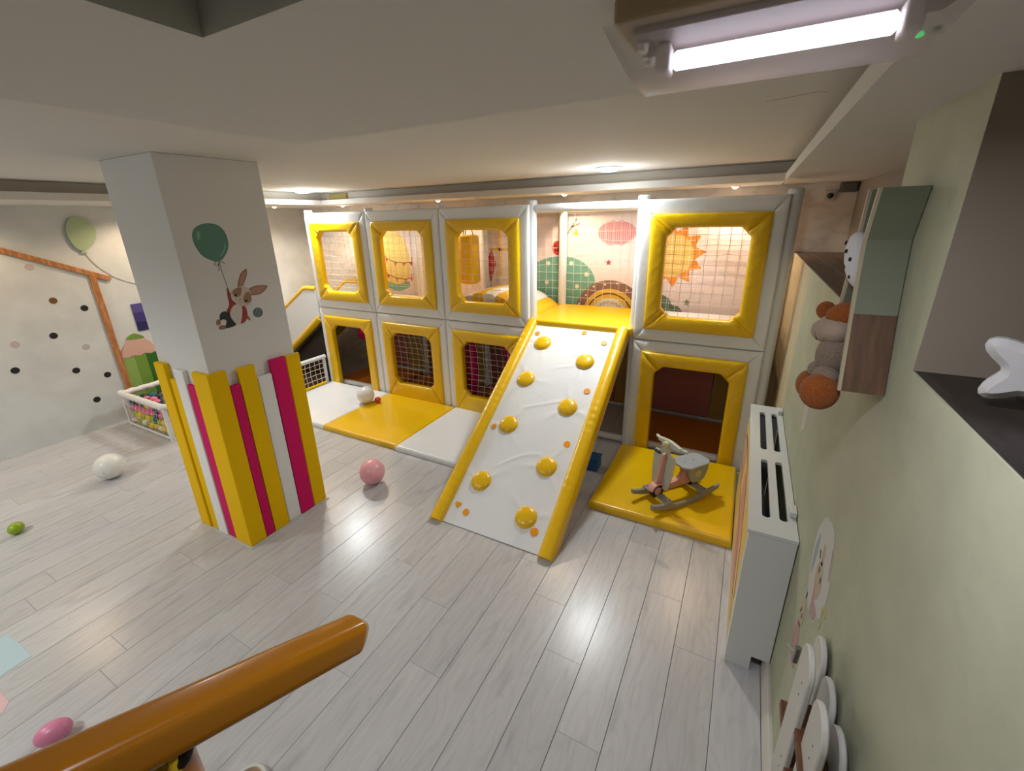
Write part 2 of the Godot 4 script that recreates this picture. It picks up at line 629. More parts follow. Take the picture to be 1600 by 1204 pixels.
func floor_planks() -> void:
	var fl := Node3D.new()
	fl.name = "floor"
	add_child(fl)
	struct(fl)
	var sub := MB.new()
	sub.cube(Vector3(-6.1, -0.15, -4.8), Vector3(0.6, -0.004, 2.65))
	part("subfloor", sub, mat("joint", Color(0.33, 0.32, 0.30), 0.9), fl)
	var tones := [Color(0.785, 0.79, 0.80), Color(0.77, 0.775, 0.785), Color(0.80, 0.805, 0.815), Color(0.78, 0.783, 0.787)]
	var fm := []
	for k in 4:
		fm.append(mat("laminate %d" % k, tones[k], 0.27, {"tex": "laminate", "uv": true}))
	var known := {-3: -1.488, -4: -1.774, -1: -2.094, 0: -1.80, -6: -1.121, -2: -1.169, -7: -1.458, -10: -1.213, -8: -0.925, -5: -0.70, 1: -1.25, -9: -1.62}
	var L := 1.292
	var g := 0.0010
	var gz := 0.0002
	for k in range(-31, 3):
		var x0 := maxf(-0.064 + 0.1905 * k, LX)
		var x1 := minf(-0.064 + 0.1905 * (k + 1), RX)
		if x1 - x0 < 0.02: continue
		var ph: float = known[k] if known.has(k) else rng.randf() * L
		var z := ph
		while z > BZ: z -= L
		while z < 0.7:
			var z0 := maxf(z, BZ)
			var z1 := z + L
			var mb := MB.new()
			var ou := rng.randf() * 0.74
			var ov := rng.randf() * 0.48
			var a := Vector3(x0 + g, 0, z0 + gz)
			var b := Vector3(x1 - g, 0, z1 - gz)
			var e := 0.0009
			var uv := func(p: Vector3) -> Vector2: return Vector2(ou + (p.x - x0) / 0.762, ov + (p.z - z0) / 2.6)
			var q := [Vector3(a.x + e, 0, a.z + e), Vector3(b.x - e, 0, a.z + e), Vector3(b.x - e, 0, b.z - e), Vector3(a.x + e, 0, b.z - e)]
			mb.quadn(q[0], q[1], q[2], q[3], Vector3.UP, Vector3.UP, Vector3.UP, Vector3.UP, uv.call(q[0]), uv.call(q[1]), uv.call(q[2]), uv.call(q[3]))
			var w := [Vector3(a.x, -0.004, a.z), Vector3(b.x, -0.004, a.z), Vector3(b.x, -0.004, b.z), Vector3(a.x, -0.004, b.z)]
			var nn := [Vector3(0, 0.5, -1), Vector3(1, 0.5, 0), Vector3(0, 0.5, 1), Vector3(-1, 0.5, 0)]
			for i in 4:
				var j := (i + 1) % 4
				var u: Vector3 = nn[i].normalized()
				mb.quadn(q[i], q[j], w[j], w[i], u, u, u, u, uv.call(q[i]), uv.call(q[j]), uv.call(w[j]), uv.call(w[i]))
			part("plank", mb, fm[rng.randi() % 4], fl)
			z += L
	# behind the photographer the boards go on as one piece
	var rest := MB.new()
	rest.cube(Vector3(LX, -0.004, 0.7 + L), Vector3(RX, -0.001, 2.5))
	part("laminate_behind", rest, fm[0], fl)

func room_shell() -> void:
	var pale := mat("left wall paint", Color(0.80, 0.815, 0.81), 0.75, {"tex": "wash", "scale": 0.7, "bump": "plaster", "bump_scale": 0.12})
	var mb := MB.new()
	mb.cube(Vector3(-6.1, -0.15, -4.8), Vector3(LX, 2.6, 2.65))
	struct(part("wall_left", mb, pale))
	mb = MB.new()
	mb.cube(Vector3(LX, -0.15, -4.8), Vector3(1.0, 2.6, BZ))
	struct(part("wall_back", mb, mat("back wall", Color(0.92, 0.89, 0.86), 0.7, {"tex": "marble", "scale": 0.8})))
	mb = MB.new()
	mb.cube(Vector3(-6.1, -0.15, 2.5), Vector3(1.0, 4.4, 2.65))
	struct(part("wall_front", mb, mat("front wall", Color(0.72, 0.70, 0.62), 0.8)))

func ceilings() -> void:
	var paint := mat("ceiling paint", Color(0.82, 0.815, 0.80), 0.85, {"bump": "plaster", "scale": 1.2, "bump_scale": 0.06})
	var grey := mat("cove grey", Color(0.84, 0.80, 0.74), 0.8)
	var ce := Node3D.new()
	ce.name = "ceiling"
	add_child(ce)
	struct(ce)
	var mb := MB.new()
	mb.cube(Vector3(-6.1, TOP, -4.8), Vector3(1.0, 2.6, -0.39))
	mb.cube(Vector3(-6.1, TOP, -0.39), Vector3(-0.63, 2.6, 2.65))
	part("tray_slab", mb, paint, ce)
	mb = MB.new()
	mb.cube(Vector3(-1.19, LOW, -0.96), Vector3(1.0, TOP, -0.39))
	mb.cube(Vector3(-1.19, LOW, -0.39), Vector3(-0.63, TOP, 2.5))
	part("low_block", mb, paint, ce)
	mb = MB.new()
	mb.cube(Vector3(0.36, LOW + 0.015, BZ), Vector3(1.0, TOP, -0.96))
	mb.cube(Vector3(0.175, LOW, BZ), Vector3(1.0, LOW + 0.015, -0.96))
	mb.cube(Vector3(0.16, LOW, -4.05), Vector3(0.175, LOW + 0.052, -0.96))
	part("right_bulkhead", mb, paint, ce)
	mb = MB.new()
	mb.cube(Vector3(-4.8, LOW, BZ), Vector3(0.16, LOW + 0.015, -4.06))
	mb.cube(Vector3(-4.8, LOW, -4.06), Vector3(0.16, LOW + 0.055, -4.045))
	part("far_bulkhead", mb, paint, ce)
	mb = MB.new()
	mb.cube(Vector3(LX, LOW, BZ), Vector3(-4.81, LOW + 0.015, 2.5))
	mb.cube(Vector3(-4.815, LOW, -4.06), Vector3(-4.8, LOW + 0.055, 2.5))
	part("left_bulkhead", mb, paint, ce)
	mb = MB.new()
	mb.cube(Vector3(-5.0, LOW + 0.015, BZ), Vector3(0.36, TOP, -4.2))
	part("cove_face", mb, grey, ce)
	mb = MB.new()
	mb.cube(Vector3(LX, LOW + 0.015, BZ), Vector3(-4.97, TOP, 2.5))
	part("cove_face", mb, grey, ce)
	# the dark stairwell above the photographer
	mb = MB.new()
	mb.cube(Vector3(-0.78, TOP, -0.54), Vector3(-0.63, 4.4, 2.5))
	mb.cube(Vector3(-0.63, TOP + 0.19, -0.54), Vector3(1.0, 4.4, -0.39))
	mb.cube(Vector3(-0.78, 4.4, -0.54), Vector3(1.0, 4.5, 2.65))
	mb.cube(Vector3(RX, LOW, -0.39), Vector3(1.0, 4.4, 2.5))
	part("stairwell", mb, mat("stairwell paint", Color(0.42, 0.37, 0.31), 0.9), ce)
	# hairline crack in the paint
	mb = MB.new()
	mb.prism(ribbon(V2([-0.02, -1.93, 0.03, -1.915, 0.07, -1.90, 0.11, -1.885, 0.135, -1.885, 0.15, -1.9]), 0.0035), 0.0, 0.0006, plane_xf(Vector3(0, TOP, 0), Vector3.RIGHT, Vector3.BACK))
	part("crack", mb, mat("crack", Color(0.55, 0.52, 0.47), 0.9), ce)

func right_wall() -> void:
	var green := mat("green wall", Color(0.645, 0.66, 0.565), 0.62, {"tex": "wash", "scale": 1.1, "bump": "plaster", "bump_scale": 0.15})
	var w := Node3D.new()
	w.name = "wall_right"
	add_child(w)
	struct(w)
	var mb := MB.new()
	mb.cube(Vector3(RX + 0.004, -0.15, -3.24), Vector3(0.85, 1.70, 2.5))
	mb.cube(Vector3(RX, -0.15, -3.24), Vector3(RX + 0.004, 1.7205, 2.5))
	mb.cube(Vector3(RX, 1.7205, -1.665), Vector3(0.85, LOW, -1.19))
	mb.cube(Vector3(RX, 1.7205, -0.3), Vector3(0.85, LOW, 2.5))
	part("green_wall", mb, green, w)
	mb = MB.new()
	mb.cube(Vector3(RX + 0.004, -0.15, BZ), Vector3(0.85, 1.70, -3.24))
	mb.cube(Vector3(RX, -0.15, BZ), Vector3(RX + 0.004, 1.7205, -3.24))
	part("beige_wall", mb, mat("beige wall", Color(0.74, 0.69, 0.56), 0.6, {"tex": "wash", "scale": 1.1, "bump": "plaster", "bump_scale": 0.15}), w)
	mb = MB.new()
	mb.cube(Vector3(0.70, 1.70, BZ), Vector3(0.85, LOW, -1.665))
	mb.cube(Vector3(0.70, 1.70, -1.19), Vector3(0.85, LOW, -0.3))
	part("niche_back", mb, mat("niche grey", Color(0.56, 0.53, 0.49), 0.8), w)
	mb = MB.new()
	mb.cube(Vector3(0.3452, 1.722, -1.1925), Vector3(0.70, LOW, -1.188))
	part("niche_jamb", mb, mat("jamb grey", Color(0.51, 0.475, 0.41), 0.8), w)
	# wooden sills of the two niches
	var dark := mat("dark sill", Color(0.20, 0.17, 0.15), 0.45, {"tex": "wood", "scale": 1.5})
	var brown := mat("brown sill", Color(0.42, 0.35, 0.31), 0.5, {"tex": "wood", "scale": 1.5})
	for s in [[-1.188, -0.302, dark], [-4.648, -1.667, brown]]:
		var sill := Node3D.new()
		sill.name = "trim_1" if s[2] == dark else "trim_2"
		add_child(sill)
		struct(sill)
		for k in 3:
			mb = MB.new()
			var x0 := RX + 0.0042 + 0.1175 * k
			mb.rbox(Vector3(x0 + 0.0006, 1.70, s[0]), Vector3(x0 + 0.117, 1.722 if k else 1.7215, s[1]), 0.002)
			part("board", mb, s[2], sill)
	# skirting with a small profile
	mb = MB.new()
	var pr := V2([0, 0, 0.026, 0, 0.026, 0.045, 0.020, 0.052, 0.020, 0.07, 0.010, 0.082, 0, 0.082])
	mb.prism(pr, 0.0, 4.3, Transform3D(Basis(Vector3(-1, 0, 0), Vector3(0, 1, 0), Vector3(0, 0, -1)), Vector3(RX, 0, 0.7)))
	var bb := struct(part("baseboard_right", mb, mat("skirting", Color(0.74, 0.73, 0.70), 0.4)))

func column() -> void:
	var mb := MB.new()
	mb.rbox(Vector3(-3.27, -0.1, -1.845), Vector3(-2.70, TOP, -1.28), 0.004)
	var co := struct(part("wall_column", mb, mat("column paint", Color(0.85, 0.85, 0.845), 0.8, {"bump": "plaster", "scale": 1.2, "bump_scale": 0.08})))
	mb = MB.new()
	mb.cube(Vector3(-3.275, 0, -1.878), Vector3(-2.662, 0.007, -1.243))
	struct(part("trim_3", mb, mat("floor trim", Color(0.78, 0.77, 0.74), 0.5)))
	# padding strips: face +x given as z ranges, face +z as x ranges
	var g := 0.0012
	var strip_yellow := mat("strip yellow", Color(0.91, 0.73, 0.0), 0.6, {"spec": 0.25, "bump": "vinyl", "scale": 3.0, "bump_scale": 0.2})
	var strip_magenta := mat("strip magenta", Color(0.80, 0.10, 0.38), 0.6, {"spec": 0.25, "bump": "vinyl", "scale": 3.0, "bump_scale": 0.2})
	var strip_white := mat("strip white", Color(0.90, 0.90, 0.895), 0.6, {"spec": 0.25, "bump": "vinyl", "scale": 3.0, "bump_scale": 0.2})
	var face := "foam padding strips round the column"
	var rows := [
		["x", -1.428, -1.363, 1.125, strip_magenta, 0.0, "narrow magenta foam strip next to the column's wide yellow corner pad, facing the ramp"],
		["x", -1.539, -1.430, 1.218, strip_yellow, 0.004, "tall yellow foam strip between the narrow magenta and the white strip, below the rabbit"],
		["x", -1.641, -1.541, 1.126, strip_white, 0.0, "white foam strip on the column face towards the playhouse, below the rabbit"],
		["x", -1.753, -1.643, 1.212, strip_magenta, 0.006, "wide tall magenta foam strip second from the column's far edge"],
		["x", -1.866, -1.755, 1.206, strip_yellow, 0.002, "yellow foam strip at the column's far edge, nearest the floor mats"],
		["z", -3.262, -3.14, 1.24, strip_yellow, 0.008, "tall yellow foam strip at the column's outer edge beside the ball pit"],
		["z", -3.138, -3.052, 1.142, strip_yellow, -0.004, "short narrow yellow foam strip beside the white strip on the column's ball pit side"],
		["z", -3.05, -2.94, 1.222, strip_white, 0.002, "white foam strip on the column face turned towards the stairs"],
		["z", -2.938, -2.842, 1.135, strip_magenta, -0.004, "pale magenta foam strip on the column face turned towards the stairs"],
	]
	for r in rows:
		mb = MB.new()
		var at: Vector3
		if r[0] == "x":
			mb.rbox(Vector3(-2.699, 0.009, r[1] + g), Vector3(-2.674 + r[5], r[3], r[2] - g), 0.006, Transform3D.IDENTITY, 2)
			at = Vector3(-2.687, 0.009, (r[1] + r[2]) / 2)
		else:
			mb.rbox(Vector3(r[1] + g, 0.009, -1.279), Vector3(r[2] - g, r[3], -1.252 + r[5]), 0.006, Transform3D.IDENTITY, 2)
			at = Vector3((r[1] + r[2]) / 2, 0.009, -1.268)
		lone("foam_strip", mb, r[4], at, r[6], "foam strip", face)
	mb = MB.new()
	var prof := V2([-2.84, -1.279, -2.6985, -1.279, -2.6985, -1.361, -2.672, -1.361, -2.672, -1.256, -2.676, -1.252, -2.84, -1.252])
	mb.prism(prof, 0.009, 1.232, Transform3D(Basis(Vector3(1, 0, 0), Vector3(0, 0, 1), Vector3(0, -1, 0)), Vector3(0, 1.241, 0)), 0.005)
	lone("foam_strip", mb, strip_yellow, Vector3(-2.70, 0.009, -1.27), "wide yellow foam corner pad folded round the column's nearest corner", "foam strip", face)
	rabbit_decal()

func rabbit_decal() -> void:
	var xf := plane_xf(Vector3(-2.6995, 0, 0), Vector3(0, 0, -1), Vector3.UP)
	var d := thing("rabbit_decal", "painted sticker of a rabbit in a red jacket hanging from a green balloon", "sticker", Vector3(-2.6995, 1.46, -1.55))
	var ink := mat("ink", Color(0.10, 0.09, 0.09), 0.7)
	var fur := mat("rabbit cream", Color(0.78, 0.73, 0.68), 0.7)
	var tan := mat("rabbit tan", Color(0.57, 0.44, 0.34), 0.7)
	var pink := mat("rabbit ear pink", Color(0.66, 0.51, 0.46), 0.7)
	var bal := mat("balloon green print", Color(0.33, 0.51, 0.45), 0.6)
	var lite := mat("balloon light print", Color(0.47, 0.64, 0.57), 0.6)
	var e := 0.0003
	var b := smooth(V2([1.485, 2.067, 1.531, 2.052, 1.559, 2.012, 1.562, 1.95, 1.539, 1.9, 1.498, 1.861, 1.458, 1.861, 1.405, 1.894, 1.379, 1.95, 1.376, 2.003, 1.395, 2.04, 1.435, 2.062]))
	flat("balloon", [b], bal, xf, 0, e, d)
	flat("balloon_shine", [smooth(V2([1.405, 2.025, 1.398, 1.985, 1.412, 1.985, 1.42, 2.02])), ribbon(V2([1.545, 1.955, 1.53, 1.915, 1.50, 1.885]), 0.008)], lite, xf, 0, e * 2, d)
	flat("ribbon_bow", [ribbon(V2([1.484, 1.862, 1.462, 1.855, 1.456, 1.838, 1.47, 1.833, 1.487, 1.853]), 0.004), ribbon(V2([1.487, 1.855, 1.512, 1.85, 1.512, 1.84]), 0.004), ribbon(V2([1.484, 1.855, 1.474, 1.805]), 0.004)], bal, xf, 0, e * 2, d)
	flat("balloon_string", [ribbon(V2([1.486, 1.855, 1.490, 1.79, 1.499, 1.712, 1.497, 1.676]), 0.003)], mat("grey ink", Color(0.30, 0.30, 0.27), 0.7), xf, 0, e, d)
	flat("ear", [smooth(V2([1.635, 1.8, 1.591, 1.772, 1.56, 1.703, 1.587, 1.697, 1.63, 1.761])), smooth(V2([1.749, 1.68, 1.676, 1.693, 1.615, 1.675, 1.601, 1.645, 1.691, 1.637]))], tan, xf, 0, e, d)
	flat("inner_ear", [smooth(V2([1.627, 1.787, 1.597, 1.765, 1.573, 1.715, 1.588, 1.708, 1.62, 1.758])), smooth(V2([1.735, 1.678, 1.676, 1.684, 1.628, 1.668, 1.622, 1.652, 1.688, 1.645]))], pink, xf, 0, e * 2, d)
	flat("trousers", [smooth(V2([1.42, 1.557, 1.45, 1.572, 1.478, 1.55, 1.494, 1.519, 1.50, 1.479, 1.436, 1.472, 1.449, 1.512, 1.432, 1.528, 1.415, 1.522]), 3)], mat("trouser print", Color(0.16, 0.20, 0.20), 0.7), xf, 0, e * 2, d)
	flat("foot", [smooth(V2([1.393, 1.526, 1.411, 1.532, 1.413, 1.504, 1.389, 1.5])), smooth(V2([1.398, 1.489, 1.417, 1.495, 1.443, 1.484, 1.432, 1.468, 1.398, 1.473]))], tan, xf, 0, e, d)
	flat("jacket", [smooth(V2([1.489, 1.671, 1.507, 1.675, 1.509, 1.632, 1.53, 1.598, 1.50, 1.554, 1.487, 1.532, 1.462, 1.565, 1.486, 1.605]), 3), smooth(V2([1.552, 1.578, 1.578, 1.58, 1.583, 1.532, 1.562, 1.49, 1.527, 1.486]), 3)], mat("jacket print", Color(0.60, 0.20, 0.20), 0.7), xf, 0, e * 2, d)
	flat("shirt", [smooth(V2([1.513, 1.597, 1.558, 1.582, 1.532, 1.49, 1.501, 1.486, 1.477, 1.546]), 3)], mat("shirt print", Color(0.80, 0.78, 0.75), 0.7), xf, 0, e * 3, d)
	flat("arm", [smooth(V2([1.57, 1.54, 1.583, 1.525, 1.595, 1.494, 1.581, 1.49, 1.565, 1.519]), 3), ribbon(V2([1.498, 1.70, 1.498, 1.665]), 0.014)], tan, xf, 0, e, d)
	flat("head", [smooth(V2([1.522, 1.684, 1.562, 1.7, 1.605, 1.697, 1.627, 1.669, 1.629, 1.625, 1.613, 1.587, 1.586, 1.578, 1.544, 1.592, 1.523, 1.63, 1.51, 1.66]))], fur, xf, 0, e * 4, d)
	flat("face_patch", [smooth(V2([1.52, 1.677, 1.558, 1.696, 1.58, 1.692, 1.567, 1.653, 1.536, 1.643])), smooth(V2([1.574, 1.62, 1.6, 1.66, 1.627, 1.654, 1.624, 1.607, 1.59, 1.596]))], mat("patch print", Color(0.58, 0.45, 0.34), 0.7), xf, 0, e * 5, d)
	flat("eye", [disc(Vector2(1.535, 1.654), Vector2(0.008, 0.0075), 14), disc(Vector2(1.592, 1.612), Vector2(0.008, 0.0075), 14)], ink, xf, 0, e * 6, d)
	flat("mouth", [disc(Vector2(1.558, 1.627), Vector2(0.006, 0.004), 10), ribbon(V2([1.55, 1.607, 1.558, 1.612, 1.566, 1.603]), 0.002)], tan, xf, 0, e * 6, d)
	flat("flower_ball", [disc(Vector2(1.65, 1.527), Vector2(0.033, 0.031), 20)], mat("flower print", Color(0.33, 0.42, 0.44), 0.7), xf, 0, e, d)
	var specks := []
	for k in 9:
		specks.append(disc(Vector2(1.65, 1.527) + Vector2(cos(k * 2.4), sin(k * 2.4)) * 0.008 * sqrt(k + 0.5), Vector2(0.004, 0.003), 8, k))
	flat("flower_petals", specks, mat("petal print", Color(0.58, 0.66, 0.66), 0.7), xf, 0, e * 2, d)
	flat("stalk", [ribbon(V2([1.59, 1.488, 1.605, 1.505, 1.622, 1.515]), 0.003)], fur, xf, 0, e, d)

func lamps() -> void:
	var ring := mat("fitting white", Color(0.88, 0.87, 0.84), 0.4)
	var names := ["round white ceiling downlight above the ramp, nearest the right bulkhead", "round white ceiling downlight beside the far left corner of the tray", "round white ceiling downlight over the left part of the room", "round white ceiling downlight near the stairs"]
	var i := 0
	for p in [Vector3(-1.05, TOP, -3.63), Vector3(-4.53, TOP, -3.58), Vector3(-4.5, TOP, 0.9), Vector3(-2.4, TOP, 0.9)]:
		var t := thing("ceiling_downlight", names[i], "ceiling light", p, "round downlights in the tray ceiling")
		var mb := MB.new()
		var xf := Transform3D(Basis.IDENTITY, p)
		mb.lathe([Vector2(0.088, 0), Vector2(0.088, -0.010), Vector2(0.092, -0.012), Vector2(0.102, -0.008), Vector2(0.104, 0)], 40, xf)
		part("ring", mb, ring, t)
		mb = MB.new()
		mb.lathe([Vector2(0.0, -0.034), Vector2(0.03, -0.033), Vector2(0.058, -0.029), Vector2(0.078, -0.020), Vector2(0.0885, -0.008)], 40, xf)
		part("light_panel", mb, mat("downlight glow", Color(1, 1, 1), 0.5, {"glow": 2.2, "glow_color": Color(1, 0.99, 0.97)}), t)
		for s in [-1, 1]:
			mb = MB.new()
			mb.ball(p + Vector3(s * 0.1055, -0.004, 0), Vector3(0.005, 0.005, 0.005), 8)
			part("clip", mb, mat("fitting clip", Color(0.5, 0.48, 0.45), 0.5), t)
		i += 1
	names = ["small warm spotlight in the far bulkhead nearest the security camera", "small warm spotlight in the far bulkhead above the open cell of the playhouse", "small warm spotlight in the far bulkhead above the punch bag", "small warm spotlight in the far bulkhead above the leftmost playhouse window", "small warm spotlight in the left bulkhead beside the far corner", "small warm spotlight in the left bulkhead behind the column", "small warm spotlight in the left bulkhead above the painted house"]
	i = 0
	for p in SPOTS:
		var t := thing("ceiling_spotlight", names[i], "spotlight", p, "small spotlights in the bulkheads")
		var mb := MB.new()
		var xf := Transform3D(Basis.IDENTITY, p)
		mb.lathe([Vector2(0.028, 0), Vector2(0.029, -0.006), Vector2(0.032, -0.008), Vector2(0.040, -0.004), Vector2(0.042, 0)], 28, xf)
		part("ring", mb, ring, t)
		mb = MB.new()
		mb.lathe([Vector2(0.0, -0.024), Vector2(0.010, -0.0225), Vector2(0.019, -0.017), Vector2(0.025, -0.009), Vector2(0.028, -0.002)], 24, xf)
		part("light_lens", mb, mat("spot glow", Color(1, 0.95, 0.85), 0.5, {"glow": 7.0, "glow_color": Color(1, 0.86, 0.66)}), t)
		i += 1
	# emergency luminaire just overhead
	var t := thing("emergency_luminaire", "long emergency luminaire with a clear cover on the low ceiling above the stairs", "ceiling light", Vector3(-0.01, LOW, -0.62))
	var beige := mat("luminaire beige", Color(0.60, 0.52, 0.40), 0.5)
	var mb := MB.new()
	mb.rbox(Vector3(-0.163, 2.243, -0.69), Vector3(0.148, LOW, -0.552), 0.006, Transform3D.IDENTITY, 2)
	part("housing", mb, beige, t)
	mb = MB.new()
	mb.rbox(Vector3(-0.145, 2.236, -0.672), Vector3(0.138, 2.2425, -0.568), 0.002)
	part("reflector", mb, mat("reflector", Color(0.48, 0.45, 0.45), 0.5), t)
	mb = MB.new()
	var sec := func(u: float, w: float) -> Vector3:
		# closed profile round the cover, drawn from the left end to the right one
		var prof := [Vector2(-0.695, 2.242), Vector2(-0.692, 2.226), Vector2(-0.676, 2.204), Vector2(-0.662, 2.196), Vector2(-0.62, 2.194), Vector2(-0.578, 2.196), Vector2(-0.564, 2.204), Vector2(-0.548, 2.226), Vector2(-0.545, 2.242)]
		var k := int(round(u * 8))
		var a: Vector2 = prof[k]
		var slope := (2.242 - a.y) * 0.55
		return Vector3(lerpf(-0.172 + slope, 0.158 - slope * 1.3, w), a.y, a.x)
	mb.grid(sec, 8, 12, Vector3(-0.01, 2.25, -0.62))
	for end in [0.0, 1.0]:
		var pts := []
		for k in 9: pts.append(sec.call(k / 8.0, end))
		var nn := Vector3(-1 if end == 0.0 else 1, -0.5, 0).normalized()
		for k in range(1, 8): mb.tri(pts[0], pts[k], pts[k + 1], nn, nn, nn)
	part("cover", mb, mat("clear cover", Color(0.80, 0.76, 0.74), 0.3, {"alpha": 0.42}), t)
	mb = MB.new()
	mb.tube([Vector3(-0.108, 2.219, -0.62), Vector3(-0.105, 2.219, -0.62), Vector3(0.092, 2.219, -0.62), Vector3(0.095, 2.219, -0.62)], [0.007, 0.010, 0.010, 0.007], 16)
	part("light_tube", mb, mat("tube glow", Color(1, 1, 1), 0.5, {"glow": 5.0, "glow_color": Color(0.95, 0.93, 1.0)}), t)
	mb = MB.new()
	for x in [-0.118, 0.105]: mb.rbox(Vector3(x - 0.008, 2.205, -0.636), Vector3(x + 0.008, 2.236, -0.604), 0.004)
	part("tube_holder", mb, mat("holder", Color(0.80, 0.78, 0.76), 0.5), t)
	for s in [[-0.142, -0.65], [-0.142, -0.625], [-0.14, -0.60]]:
		mb = MB.new()
		mb.lathe([Vector2(0, -0.008), Vector2(0.006, -0.008), Vector2(0.007, 0)], 12, Transform3D(Basis.IDENTITY, Vector3(s[0], 2.2355, s[1])))
		part("screw_boss", mb, mat("boss", Color(0.92, 0.92, 0.90), 0.3), t)
	mb = MB.new()
	mb.ball(Vector3(0.118, 2.212, -0.645), Vector3(0.004, 0.003, 0.004), 10)
	part("indicator_light", mb, mat("green led", Color(0.3, 0.9, 0.5), 0.4, {"glow": 0.6}), t)
	mb = MB.new()
	mb.lathe([Vector2(0, -0.004), Vector2(0.004, -0.004), Vector2(0.004, 0.0)], 12, Transform3D(Basis.IDENTITY, Vector3(0.130, 2.216, -0.645)))
	part("test_button", mb, mat("button grey", Color(0.6, 0.62, 0.6), 0.4), t)

